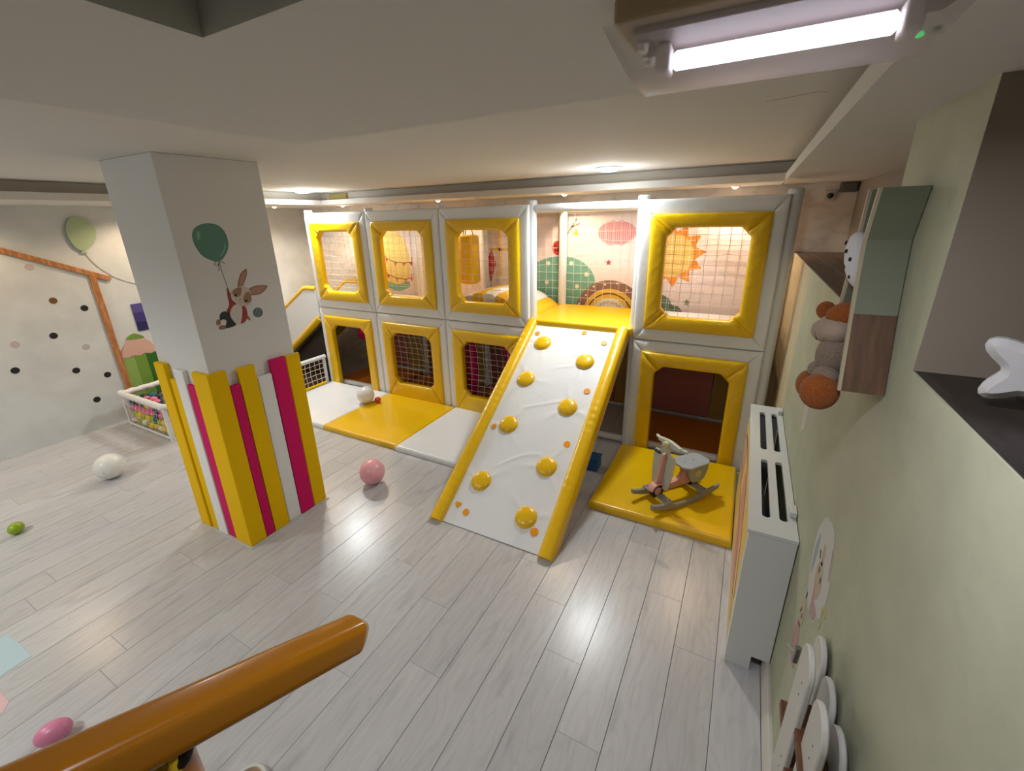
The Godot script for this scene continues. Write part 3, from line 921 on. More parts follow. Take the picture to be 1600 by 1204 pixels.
func play_frame() -> void:
	var pf := thing("playhouse", "two-storey padded indoor playhouse with yellow window surrounds and white panels", "play structure", Vector3(-2.28, 0, -4.17))
	var steel := mat("post cover", Color(0.86, 0.87, 0.88), 0.3, {"coat": 0.2})
	var bz := -4.58
	var pz := -3.79
	# posts with caps
	for i in 6:
		for z in [pz, bz]:
			var mb := MB.new()
			var x: float = SEAM[i]
			if i == 5: x += 0.025
			mb.tube([Vector3(x, 0.0, z), Vector3(x, 2.185, z)], 0.045, 20)
			mb.lathe([Vector2(0.049, 2.165), Vector2(0.049, 2.196), Vector2(0.040, 2.205), Vector2(0.0, 2.205)], 20, Transform3D(Basis.IDENTITY, Vector3(x, 0, z)))
			part("post", mb, steel, pf)
	# beams
	for i in 5:
		for y in [1.075, 2.135]:
			for z in [pz, bz]:
				var mb := MB.new()
				mb.tube([Vector3(SEAM[i] + 0.04, y, z), Vector3(SEAM[i + 1] - 0.04, y, z)], 0.030 if y < 2 else 0.036, 14)
				part("beam", mb, steel, pf)
	for i in 6:
		for y in [1.075, 2.135]:
			var mb := MB.new()
			mb.tube([Vector3(SEAM[i], y, pz - 0.04), Vector3(SEAM[i], y, bz + 0.04)], 0.030, 14)
			part("beam", mb, steel, pf)
	for i in [0, 3, 4]:
		var mb := MB.new()
		mb.tube([Vector3(SEAM[i] + 0.04, 0.035, pz), Vector3(SEAM[i + 1] - 0.04, 0.035, pz)], 0.033, 14)
		part("threshold_bar", mb, steel, pf)
	# padded front panels: white surround > yellow window ring, net
	var sd := 40
	for i in 5:
		for low in [false, true]:
			if i == 3: continue
			sd += 3
			var x0: float = SEAM[i] + 0.002
			var x1: float = SEAM[i + 1] - 0.002
			var door: bool = low and i in [0, 4]
			var y0 := 0.004 if low else 1.047
			var y1 := 1.043 if low else 2.168
			var oy0 := 0.012 if low else 1.148
			var oy1 := 0.952 if low else 2.06
			var hy0 := 0.215 if low else 1.265
			var hy1 := 0.832 if low else 1.958
			if door:
				oy0 = y0
				hy0 = y0
			var outer := Rect2(x0, y0, x1 - x0, y1 - y0)
			var ring := Rect2(x0 + 0.083, oy0, x1 - x0 - 0.17, oy1 - oy0)
			var hole := Rect2(x0 + 0.205, hy0, x1 - x0 - 0.41, hy1 - hy0)
			var sides := [true, true, not door, true]
			var slim := Rect2(ring.position + Vector2(0.014, 0 if door else 0.014), ring.size - Vector2(0.028, 0.014 if door else 0.028))
			var mb := MB.new()
			pad_ring(mb, outer, slim, FZ, 0.05, 0.0, sides, sd, 0.0015)
			var panel := part("front_panel", mb, white, pf)
			mb = MB.new()
			pad_ring(mb, ring, hole, FZ + 0.012, 0.068, 0.07, sides, sd + 1, 0.003)
			part("door_surround" if door else "window_surround", mb, yellow, panel)
			if not door:
				mb = MB.new()
				var m := 0.02
				net(mb, Vector3(hole.position.x - m, hole.position.y - m, FZ + 0.01), Vector3(hole.size.x + 2 * m, 0, 0), Vector3(0, hole.size.y + 2 * m, 0), 8, 10, 0.0017, Vector3(0.0, -0.02 if low else -0.01, -0.06 if low else -0.02), sd)
				part("net", mb, cord, panel)
	# netting along the back and the left end of the upper floor
	for i in 5:
		var mb := MB.new()
		net(mb, Vector3(SEAM[i] + 0.04, 1.13, bz - 0.01), Vector3(SEAM[i + 1] - SEAM[i] - 0.08, 0, 0), Vector3(0, 0.96, 0), 11, 11, 0.002, Vector3(0, -0.01, -0.02), 90 + i)
		part("back_net", mb, cord, pf)
	var mb := MB.new()
	net(mb, Vector3(SEAM[5], 1.13, bz + 0.05), Vector3(0, 0, 0.70), Vector3(0, 0.96, 0), 8, 11, 0.002, Vector3(0.015, 0, 0), 97)
	part("end_net", mb, cord, pf)
	# decks
	for i in 5:
		mb = MB.new()
		var top := 1.145 if i >= 3 else 1.10
		mb.rbox(Vector3(SEAM[i] + 0.003, top - 0.07, bz + 0.02), Vector3(SEAM[i + 1] - 0.003, top, -3.77 if i != 3 else -3.69), 0.022, Transform3D.IDENTITY, 3)
		part("deck_pad", mb, white if i == 4 else yellow, pf)
	# striped hump of bolsters on the third deck
	for k in 7:
		mb = MB.new()
		var a := -2.752 + k * 0.138
		var hump := func(x: float) -> float: return 1.12 + 0.24 * pow(sin(PI * clampf((x + 2.86) / 1.08, 0.001, 0.999)), 0.8)
		var f := func(u: float, w: float) -> Vector3:
			var x := a + 0.136 * u
			var edge := pow(absf(2.0 * u - 1.0), 6.0) * 0.02
			var ez := pow(absf(2.0 * w - 1.0), 10.0) * 0.02
			return Vector3(x, hump.call(x) - edge - ez, lerpf(-3.80, bz + 0.05, w))
		mb.grid(f, 8, 12, Vector3(a + 0.07, 0.5, -4.2))
		for w in [0.0, 1.0]:
			for q in 8:
				var p0: Vector3 = f.call(q / 8.0, w)
				var p1: Vector3 = f.call((q + 1) / 8.0, w)
				mb.quad(p0, p1, Vector3(p1.x, 1.105, p1.z), Vector3(p0.x, 1.105, p0.z), Vector3(0, 0, 1 if w == 0.0 else -1))
		part("bolster", mb, yellow if k % 2 == 0 else white, pf)
	# ground floor: floor pads, back pads and magenta rollers in the dark
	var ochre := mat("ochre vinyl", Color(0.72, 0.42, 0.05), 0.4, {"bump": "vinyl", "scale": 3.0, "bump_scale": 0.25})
	for i in 5:
		if i == 3: continue
		mb = MB.new()
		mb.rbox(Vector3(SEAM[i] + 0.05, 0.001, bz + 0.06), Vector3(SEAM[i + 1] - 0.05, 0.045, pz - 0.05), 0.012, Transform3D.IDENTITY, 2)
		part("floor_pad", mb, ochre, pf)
	var rose := mat("rose panel", Color(0.62, 0.36, 0.34), 0.5)
	var olive := mat("olive panel", Color(0.58, 0.46, 0.20), 0.5)
	for i in 5:
		for k in 2:
			mb = MB.new()
			var x0: float = SEAM[i] + 0.05 + 0.60 * k
			mb.rbox(Vector3(x0, 0.05, bz - 0.035), Vector3(x0 + (0.595 if k == 0 else 0.29), 1.04, bz - 0.005), 0.008, Transform3D.IDENTITY, 2)
			part("back_panel", mb, rose if k == 0 else olive, pf)
	for q in [[Vector3(-4.70, 0.56, -4.3), Vector3(-3.84, 0.74, -4.3), 0.085], [Vector3(-2.62, 0.05, -3.95), Vector3(-2.62, 1.05, -3.95), 0.07], [Vector3(-2.18, 0.05, -4.35), Vector3(-2.45, 1.05, -4.35), 0.085]]:
		mb = MB.new()
		mb.tube([q[0], q[0].lerp(q[1], 0.02), q[0].lerp(q[1], 0.98), q[1]], [q[2] * 0.8, q[2], q[2], q[2] * 0.8], 20)
		part("foam_roller", mb, magenta, pf)
	# punch bag
	var bag := thing("punch_bag", "yellow hanging punch bag seen through the third window of the playhouse", "punch bag", Vector3(-2.815, 1.36, -4.3))
	mb = MB.new()
	mb.lathe([Vector2(0, 1.355), Vector2(0.095, 1.357), Vector2(0.118, 1.372), Vector2(0.122, 1.40), Vector2(0.122, 1.85), Vector2(0.117, 1.88), Vector2(0.09, 1.893), Vector2(0, 1.895)], 28, Transform3D(Basis.IDENTITY, Vector3(-2.815, 0, -4.3)))
	part("body", mb, yellow, bag)
	mb = MB.new()
	for s in [-1, 1]:
		mb.tube([Vector3(-2.815 + s * 0.07, 1.885, -4.3), Vector3(-2.80, 2.115, -4.3)], 0.006, 6)
	mb.tube([Vector3(-2.815, 1.885, -4.24), Vector3(-2.80, 2.115, -4.3)], 0.006, 6)
	part("strap", mb, mat("strap black", Color(0.08, 0.08, 0.08), 0.7), bag)

func pad_mat(called: String, lo: Vector3, hi: Vector3, m: Material, label: String, group := "") -> void:
	var mb := MB.new()
	var nz := FastNoiseLite.new()
	nz.seed = int(lo.x * 100)
	nz.frequency = 1.0
	var c := (lo + hi) / 2
	var h := (hi - lo) / 2
	var f := func(u: float, w: float) -> Vector3:
		var x := lerpf(lo.x, hi.x, u)
		var z := lerpf(lo.z, hi.z, w)
		var e := minf(minf(x - lo.x, hi.x - x), minf(z - lo.z, hi.z - z))
		var k := clampf(e / 0.022, 0, 1)
		var y := hi.y - 0.017 * pow(1 - k, 2.5)
		y += 0.002 * nz.get_noise_2d(x * 2.5, z * 2.5) * k
		return Vector3(x, y, z)
	var warp := func(u: float) -> float:
		# denser near the rims
		return 0.5 - 0.5 * cos(PI * u) if false else u
	var us := [0.0, 0.004, 0.009, 0.015, 0.022]
	var full := us.duplicate()
	for k in range(1, 12): full.append(0.022 + (0.956) * k / 12.0)
	for k in range(4, -1, -1): full.append(1.0 - us[k])
	var m1 := full.size() - 1
	var g := func(u: float, w: float) -> Vector3: return f.call(full[int(round(u * m1))], full[int(round(w * m1))])
	mb.grid(g, m1, m1, c - Vector3(0, 1, 0))
	var y1 := hi.y - 0.017
	mb.quad(Vector3(lo.x, lo.y, lo.z), Vector3(hi.x, lo.y, lo.z), Vector3(hi.x, y1, lo.z), Vector3(lo.x, y1, lo.z), Vector3.FORWARD)
	mb.quad(Vector3(lo.x, lo.y, hi.z), Vector3(hi.x, lo.y, hi.z), Vector3(hi.x, y1, hi.z), Vector3(lo.x, y1, hi.z), Vector3.BACK)
	mb.quad(Vector3(lo.x, lo.y, lo.z), Vector3(lo.x, lo.y, hi.z), Vector3(lo.x, y1, hi.z), Vector3(lo.x, y1, lo.z), Vector3.LEFT)
	mb.quad(Vector3(hi.x, lo.y, lo.z), Vector3(hi.x, lo.y, hi.z), Vector3(hi.x, y1, hi.z), Vector3(hi.x, y1, lo.z), Vector3.RIGHT)
	lone(called, mb, m, Vector3(c.x, lo.y, c.z), label, "floor mat", group)

func mats_on_floor() -> void:
	pad_mat("floor_mat", Vector3(-4.70, 0.001, -3.70), Vector3(-3.712, 0.05, -2.70), white, "white padded floor mat before the dark doorway at the left end of the playhouse")
	pad_mat("floor_mat", Vector3(-3.708, 0.001, -3.70), Vector3(-2.709, 0.05, -2.70), yellow, "yellow padded floor mat between the two white mats")
	pad_mat("floor_mat", Vector3(-2.705, 0.001, -3.70), Vector3(-1.79, 0.05, -2.69), white, "white padded floor mat tucked against the climbing ramp")
	pad_mat("floor_mat", Vector3(-0.80, 0.001, -3.665), Vector3(0.155, 0.06, -2.672), yellow, "yellow padded floor mat under the rocking scooter")

func ramp() -> void:
	var o := Vector3(-1.303, 0, -2.045)
	var up := Vector3(0, 1.11, -1.675).normalized()
	var nn := Vector3(0, 1.675, 1.11).normalized()
	var at := func(x: float, s: float, h: float) -> Vector3: return Vector3(x, 0, o.z) + up * s + nn * h
	var L := 2.005
	var t := thing("climbing_ramp", "white climbing ramp with yellow domed holds and yellow side bolsters leaning on the playhouse", "ramp", o)
	var domes := [Vector2(-1.546, 1.763), Vector2(-1.101, 1.615), Vector2(-1.548, 1.344), Vector2(-1.101, 1.141), Vector2(-1.518, 0.881), Vector2(-1.089, 0.61), Vector2(-1.532, 0.372), Vector2(-1.098, 0.216)]
	var mb := MB.new()
	var bed := func(u: float, w: float) -> Vector3:
		var x := lerpf(-1.69, -0.92, u)
		var s := lerpf(0.012, L, w)
		var h := 0.0
		for d in domes:
			# creases that run from the holds across the slack cover
			var q := Vector2(x, s) - Vector2(d)
			var r := q.length()
			var a := atan2(q.y, q.x)
			var fade := exp(-pow(maxf(r - 0.075, 0.0) / 0.14, 2.0))
			h += 0.0042 * fade * pow(maxf(0.0, cos(a * 3.0 + d.x * 20.0 + d.y * 9.0)), 7.0) * smoothstep(0.07, 0.11, r)
		h += 0.004 * exp(-pow((s - 0.60 - 0.06 * sin(x * 9.0) - (x + 1.3) * 0.25) / 0.016, 2.0)) * smoothstep(-1.50, -1.40, x) * smoothstep(-1.12, -1.2, x)
		h += 0.004 * exp(-pow((s - 1.13 - (x + 1.3) * 0.45) / 0.015, 2.0)) * smoothstep(-1.5, -1.4, x) * smoothstep(-1.13, -1.2, x)
		h += 0.003 * exp(-pow((s - 1.52 - (x + 1.3) * 0.35) / 0.013, 2.0)) * smoothstep(-1.42, -1.3, x) * smoothstep(-1.13, -1.2, x)
		h += 0.003 * sin(x * 4.0) * sin(s * 3.0)
		return at.call(x, s, h)
	mb.grid(bed, 90, 200, at.call(-1.3, 1.0, -0.5))
	mb.cube(Vector3(-1.69, -0.065, 0.012), Vector3(-0.92, -0.006, L), Transform3D(Basis(Vector3.RIGHT, nn, up), Vector3(0, 0, o.z)))
	part("bed", mb, white, t)
	# side bolsters, gathered like a sewn sleeve
	for side in [[-1.785, -1.685, 0.0], [-0.925, -0.825, 4.0]]:
		mb = MB.new()
		var nz := FastNoiseLite.new()
		nz.seed = int(side[2]) + 31
		nz.frequency = 1.0
		var prof := [Vector2(0.0, -0.065), Vector2(0.0, -0.02), Vector2(0.0, 0.022), Vector2(0.012, 0.040), Vector2(0.035, 0.046), Vector2(0.05, 0.047), Vector2(0.065, 0.046), Vector2(0.088, 0.040), Vector2(0.10, 0.022), Vector2(0.10, -0.02), Vector2(0.10, -0.065)]
		var f := func(u: float, w: float) -> Vector3:
			var p: Vector2 = prof[int(round(u * 10))]
			var s := lerpf(0.0, L + 0.01, w)
			var top := clampf((p.y + 0.02) / 0.05, 0, 1)
			var crinkle := 0.0016 * sin(s * 95.0 + p.x * 14.0) * maxf(0.0, nz.get_noise_2d(s * 1.7, 3.0 + side[2]) + 0.35)
			return at.call(side[0] + p.x, s, p.y + top * (crinkle + 0.002 * nz.get_noise_2d(s * 6.0, p.x * 20.0)))
		mb.grid(f, 10, 240, at.call(side[0] + 0.05, 1.0, -0.1))
		for w in [0.0, 1.0]:
			var d := -up if w == 0.0 else up
			for k in 10: mb.tri(at.call(side[0] + 0.05, lerpf(0.0, L + 0.01, w), -0.01), f.call(k / 10.0, w), f.call((k + 1) / 10.0, w), d, d, d)
		part("side_bolster", mb, yellow, t)
	# a pale edge binding along the outer sides
	mb = MB.new()
	for x in [-1.787, -0.823]:
		mb = MB.new()
		mb.tube([at.call(x, 0.0, -0.055), at.call(x, L, -0.055)], 0.004, 6)
		part("edge_binding", mb, mat("binding", Color(0.80, 0.72, 0.52), 0.6), t)
	for d in domes:
		mb = MB.new()
		var r := 0.079
		var f2 := func(u: float, w: float) -> Vector3:
			var a := TAU * u
			var k := w
			var pucker := 1.0 + 0.018 * sin(a * 22.0) * smoothstep(0.8, 1.0, k)
			return at.call(d.x + cos(a) * r * k * pucker, d.y + sin(a) * r * k * pucker, 0.034 * sqrt(maxf(0.0, 1.0 - pow(k, 2.6))) + 0.0005)
		mb.grid(f2, 66, 14, at.call(d.x, d.y, -0.05), true)
		part("hold", mb, yellow, t)
	# printed orange spots
	var orange := mat("orange spot", Color(0.95, 0.61, 0.02), 0.35)
	var xf := Transform3D(Basis(Vector3.RIGHT, up, Vector3.RIGHT.cross(up)), Vector3(0, 0, o.z))
	for s in [[-1.639, 1.871, 0.024], [-1.204, 1.937, 0.022], [-0.997, 1.843, 0.026], [-0.996, 1.322, 0.026], [-1.634, 0.835, 0.022], [-1.001, 0.823, 0.026], [-1.54, 0.12, 0.025], [-1.006, 0.141, 0.028]]:
		mb = MB.new()
		mb.prism(disc(Vector2(s[0], s[1]), Vector2(s[2], s[2]), 20), 0.002, 0.0055, xf, 0.001)
		part("spot", mb, orange, t)
	mb = MB.new()
	var heart := PackedVector2Array()
	for k in 24:
		var a := TAU * k / 24
		heart.append(Vector2(-1.625, 0.155) + Vector2(16 * pow(sin(a), 3), 13 * cos(a) - 5 * cos(2 * a) - 2 * cos(3 * a) - cos(4 * a)) * 0.0016)
	mb.prism(heart, 0.002, 0.0055, xf, 0.0)
	part("heart", mb, orange, t)

func slide() -> void:
	var t := thing("slide", "white slide with yellow padded edges running down from the left end of the playhouse", "slide", Vector3(-5.3, 0, -4.1))
	# side board in the front plane, its trims, then the bed and the rear side board
	for z in [-3.80, -4.50]:
		var mb := MB.new()
		var board := V2([-4.825, 1.25, -5.05, 1.25, -5.93, 0.70, -5.93, 0.10, -4.825, 0.90])
		mb.prism(board, 0.0, 0.05, Transform3D(Basis.IDENTITY, Vector3(0, 0, z)), 0.008)
		part("side_board", mb, white, t)
		mb = MB.new()
		mb.tube([Vector3(-4.83, 1.262, z + 0.025), Vector3(-5.0, 1.262, z + 0.025), Vector3(-5.07, 1.25, z + 0.025), Vector3(-5.12, 1.215, z + 0.025), Vector3(-5.9, 0.727, z + 0.025)], 0.034, 12)
		part("edge_pad", mb, yellow, t)
		mb = MB.new()
		var pts := []
		for k in 9: pts.append(Vector3(lerpf(-4.84, -5.9, k / 8.0), lerpf(0.885, 0.115, k / 8.0), z + 0.03))
		mb.tube(pts, 0.045, 12)
		part("edge_pad", mb, yellow, t)
	var mb := MB.new()
	mb.prism(V2([-4.83, 1.03, -4.9, 1.03, -5.93, 0.29, -5.93, 0.22, -4.83, 0.95]), 0.0, 0.64, Transform3D(Basis.IDENTITY, Vector3(0, 0, -4.448)), 0.0)
	part("bed", mb, white, t)
	mb = MB.new()
	mb.prism(V2([-4.83, 0.84, -5.93, 0.05, -5.93, 0.002, -4.83, 0.002]), 0.0, 0.03, Transform3D(Basis.IDENTITY, Vector3(0, 0, -3.90)), 0.002)
	part("under_panel", mb, mat("dark brown vinyl", Color(0.17, 0.10, 0.07), 0.5), t)
	pad_mat("floor_mat", Vector3(-5.86, 0.001, -3.84), Vector3(-4.84, 0.04, -2.90), mats["dark brown vinyl"], "dark brown floor mat behind the low net fence beside the slide")

func side_fence() -> void:
	var t := thing("net_fence", "low white tubular fence panel with netting between the slide and the white floor mat", "fence", Vector3(-4.80, 0, -3.3))
	var steel := mat("fence tube", Color(0.82, 0.83, 0.84), 0.35)
	var mb := MB.new()
	mb.tube([Vector3(-4.79, 0.385, -3.70), Vector3(-4.79, 0.385, -2.72)], 0.028, 14)
	part("top_rail", mb, steel, t)
	for z in [-3.68, -2.74]:
		mb = MB.new()
		mb.tube([Vector3(-4.79, 0.0, z), Vector3(-4.79, 0.37, z)], 0.022, 12)
		part("upright", mb, steel, t)
	mb = MB.new()
	mb.tube([Vector3(-4.79, 0.03, -3.66), Vector3(-4.79, 0.03, -2.76)], 0.02, 12)
	part("bottom_rail", mb, yellow, t)
	mb = MB.new()
	net(mb, Vector3(-4.79, 0.04, -3.67), Vector3(0, 0, 0.92), Vector3(0, 0.33, 0), 13, 5, 0.0042, Vector3(-0.02, 0, 0), 4)
	part("net", mb, cord, t)

func mural() -> void:
	var z := BZ + 0.0005
	var xf := plane_xf(Vector3(0, 0, z), Vector3.RIGHT, Vector3.UP)
	var t := thing("wall_mural", "printed nursery mural of sun, cloud and hill on the wall behind the playhouse", "mural", Vector3(-2.3, 1.14, z))
	var e := 0.0004
	flat("backdrop", [V2([-4.75, 0.05, 0.2, 0.05, 0.2, 2.2, -4.75, 2.2])], mat("mural ground", Color(0.90, 0.83, 0.82), 0.7), xf, 0, e * 0.5, t)
	var green := mat("mural green", Color(0.45, 0.66, 0.59), 0.7)
	var cream := mat("mural cream", Color(0.90, 0.87, 0.78), 0.7)
	flat("hill", [smooth(V2([-2.30, 1.05, -2.27, 1.35, -2.186, 1.529, -2.014, 1.621, -1.835, 1.648, -1.662, 1.628, -1.527, 1.555, -1.439, 1.43, -1.405, 1.20, -1.42, 1.05]))], green, xf, 0, e, t)
	var d := []
	for p in [[-1.981, 1.567], [-1.707, 1.574], [-2.146, 1.422], [-1.529, 1.462], [-1.999, 1.358], [-1.634, 1.328], [-1.502, 1.215], [-1.834, 1.244], [-2.1, 1.23]]:
		d.append(star(Vector2(p[0], p[1]), 0.028, 0.022, 6))
	flat("hill_dot", d, cream, xf, 0, e * 2, t)
	var pink := mat("mural pink", Color(0.87, 0.66, 0.65), 0.7)
	flat("cloud", [smooth(V2([-1.425, 1.897, -1.39, 1.955, -1.34, 1.99, -1.264, 2.017, -1.231, 2.0, -1.189, 2.018, -1.123, 1.99, -1.06, 1.955, -1.025, 1.90, -1.06, 1.84, -1.12, 1.791, -1.173, 1.765, -1.229, 1.78, -1.283, 1.764, -1.352, 1.80, -1.40, 1.85]))], pink, xf, 0, e, t)
	var st := []
	for k in 19:
		var x := -1.405 + k * 0.0205
		var a := clampf(absf(x + 1.225) / 0.2, 0, 1)
		var half := 0.125 * sqrt(1 - a * a * 0.85) - 0.012
		st.append(V2([x, 1.892 - half, x + 0.009, 1.892 - half, x + 0.009, 1.892 + half, x, 1.892 + half]))
	flat("cloud_stripe", st, mat("mural rose", Color(0.79, 0.47, 0.49), 0.7), xf, 0, e * 2, t)
	flat("pink_star", [star(Vector2(-1.293, 1.592), 0.036, 0.016)], mat("mural rose deep", Color(0.68, 0.24, 0.30), 0.7), xf, 0, e, t)
	# rainbow
	var c := Vector2(-1.26, 1.02)
	flat("rainbow_brown", [arc_ring(c, 0.30, 0.39, 0.05, PI - 0.05)], mat("mural brown", Color(0.54, 0.40, 0.36), 0.7), xf, 0, e * 3, t)
	flat("rainbow_yellow", [arc_ring(c, 0.20, 0.30, 0.05, PI - 0.05)], mat("mural yellow", Color(0.89, 0.72, 0.27), 0.7), xf, 0, e * 3, t)
	flat("rainbow_line", [arc_ring(c, 0.242, 0.254, 0.05, PI - 0.05)], mat("mural dark", Color(0.20, 0.14, 0.10), 0.7), xf, 0, e * 4, t)
	flat("rainbow_pale", [arc_ring(c, 0.03, 0.20, 0.05, PI - 0.05)], cream, xf, 0, e * 3, t)
	d = []
	for k in 8: d.append(disc(c + Vector2(cos(0.3 + k * 0.36), sin(0.3 + k * 0.36)) * (0.345 + 0.02 * (k % 2)), Vector2(0.011, 0.011), 10))
	flat("rainbow_dot", d, cream, xf, 0, e * 4, t)
	var wv := PackedVector2Array()
	for k in 40: wv.append(c + Vector2(cos(0.2 + k * 0.07), sin(0.2 + k * 0.07)) * (0.155 + 0.012 * sin(k * 1.6)))
	flat("rainbow_wave", [ribbon(wv, 0.006)], mat("mural mauve", Color(0.50, 0.38, 0.40), 0.7), xf, 0, e * 4, t)
	# ladybird on a twig, little tree
	flat("ladybird", [disc(Vector2(-1.875, 1.735), Vector2(0.062, 0.075), 20)], mat("mural red", Color(0.78, 0.22, 0.18), 0.7), xf, 0, e, t)
	flat("ladybird_face", [disc(Vector2(-1.845, 1.722), Vector2(0.03, 0.04), 16), disc(Vector2(-1.905, 1.76), Vector2(0.010, 0.010), 10), disc(Vector2(-1.895, 1.71), Vector2(0.010, 0.010), 10)], mat("mural black", Color(0.09, 0.08, 0.08), 0.7), xf, 0, e * 2, t)
	flat("tree_trunk", [ribbon(V2([-1.80, 1.15, -1.80, 1.55, -1.79, 1.88, -1.845, 2.07]), 0.028), ribbon(V2([-1.79, 1.85, -1.70, 1.97, -1.66, 2.04]), 0.02), ribbon(V2([-1.715, 1.955, -1.62, 1.99]), 0.014)], mat("mural bark", Color(0.62, 0.52, 0.44), 0.7), xf, 0, e * 3, t)
	flat("bell", [V2([-1.68, 1.93, -1.65, 1.93, -1.63, 1.87, -1.70, 1.87])], mat("mural gold", Color(0.88, 0.70, 0.25), 0.7), xf, 0, e * 2, t)
	# sun
	var s := Vector2(-0.67, 1.676)
	flat("sun_ray", [star(s, 0.315, 0.225, 12, 0.12)], mat("mural orange", Color(0.89, 0.53, 0.13), 0.7), xf, 0, e, t)
	flat("sun_disc", [disc(s, Vector2(0.205, 0.205), 36)], mat("mural sun", Color(0.86, 0.70, 0.34), 0.7), xf, 0, e * 2, t)
	var dusty := mat("mural dusty green", Color(0.38, 0.48, 0.40), 0.7)
	flat("bush", [smooth(V2([-0.80, 1.05, -0.78, 1.26, -0.72, 1.285, -0.65, 1.245, -0.62, 1.19, -0.55, 1.17, -0.50, 1.05])), star(Vector2(-0.485, 1.22), 0.036, 0.02)], dusty, xf, 0, e, t)
	flat("pink_pole", [V2([-0.755, 1.1, -0.732, 1.1, -0.715, 2.1, -0.738, 2.1])], mat("mural pole", Color(0.80, 0.52, 0.56), 0.7), xf, 0, e * 4, t)
	# hot-air balloon with bunting
	flat("balloon", [smooth(V2([-4.55, 1.50, -4.50, 1.80, -4.36, 1.93, -4.20, 1.935, -4.06, 1.83, -3.99, 1.62, -4.0, 1.45, -4.06, 1.29, -4.25, 1.20, -4.45, 1.22]))], mat("mural lemon", Color(0.88, 0.78, 0.42), 0.7), xf, 0, e, t)
	flat("balloon_base", [smooth(V2([-4.46, 1.27, -4.25, 1.23, -4.05, 1.28, -4.04, 1.20, -4.25, 1.14, -4.44, 1.19]), 3)], green, xf, 0, e * 2, t)
	for g in [V2([-4.50, 1.60, -4.44, 1.63, -4.40, 1.575, -4.25, 1.53, -4.10, 1.525, -3.97, 1.535, -3.95, 1.60]), V2([-4.50, 1.38, -4.44, 1.41, -4.40, 1.355, -4.25, 1.315, -4.10, 1.305, -3.99, 1.33, -3.97, 1.39])]:
		flat("bunting_cord", [ribbon(g, 0.010)], mats["mural black"], xf, 0, e * 3, t)
		var fl := []
		for k in [2, 3, 4, 5]:
			fl.append(V2([g[k].x - 0.03, g[k].y, g[k].x + 0.03, g[k].y, g[k].x, g[k].y - 0.055]))
		flat("bunting_flag", fl, mats["mural red"], xf, 0, e * 4, t)
	# little crane and house shapes glimpsed through the third window
	flat("crane", [V2([-2.62, 1.40, -2.58, 1.40, -2.58, 2.0, -2.62, 2.0]), V2([-2.75, 1.70, -2.45, 1.70, -2.45, 1.73, -2.75, 1.73])], mats["mural gold"], xf, 0, e, t)
	flat("kite", [V2([-2.80, 1.55, -2.72, 1.72, -2.66, 1.55, -2.74, 1.32])], mats["mural red"], xf, 0, e, t)
	flat("pennant", [V2([-2.40, 1.78, -2.18, 1.78, -2.18, 1.92, -2.40, 1.92])], pink, xf, 0, e, t)
	# security camera and switch box on the wall right of the frame
	var b := thing("security_camera", "small square white security camera high on the wall right of the playhouse", "camera", Vector3(0.518, 2.17, BZ))
	var mb := MB.new()
	mb.rbox(Vector3(0.478, 2.13, BZ), Vector3(0.558, 2.212, BZ + 0.03), 0.008, Transform3D.IDENTITY, 2)
	part("housing", mb, mat("camera white", Color(0.80, 0.77, 0.72), 0.5), b)
	mb = MB.new()
	mb.lathe([Vector2(0.023, 0.0), Vector2(0.021, 0.012), Vector2(0.013, 0.02), Vector2(0.0, 0.022)], 20, Transform3D(Basis(Vector3.RIGHT, Vector3.BACK, Vector3.DOWN), Vector3(0.52, 2.17, BZ + 0.03)))
	part("lens", mb, mat("lens black", Color(0.05, 0.05, 0.05), 0.15), b)
	b = thing("junction_box", "grey rectangular junction box under the bulkhead beside the security camera", "box", Vector3(0.63, 2.2, BZ))
	mb = MB.new()
	mb.rbox(Vector3(0.575, 2.192, BZ), Vector3(0.69, 2.268, BZ + 0.06), 0.006, Transform3D.IDENTITY, 2)
	part("body", mb, mat("box grey", Color(0.38, 0.36, 0.34), 0.6), b)
	mb = MB.new()
	mb.rbox(Vector3(0.585, 2.20, BZ + 0.06), Vector3(0.68, 2.26, BZ + 0.066), 0.003)
	part("lid", mb, mats["box grey"], b)

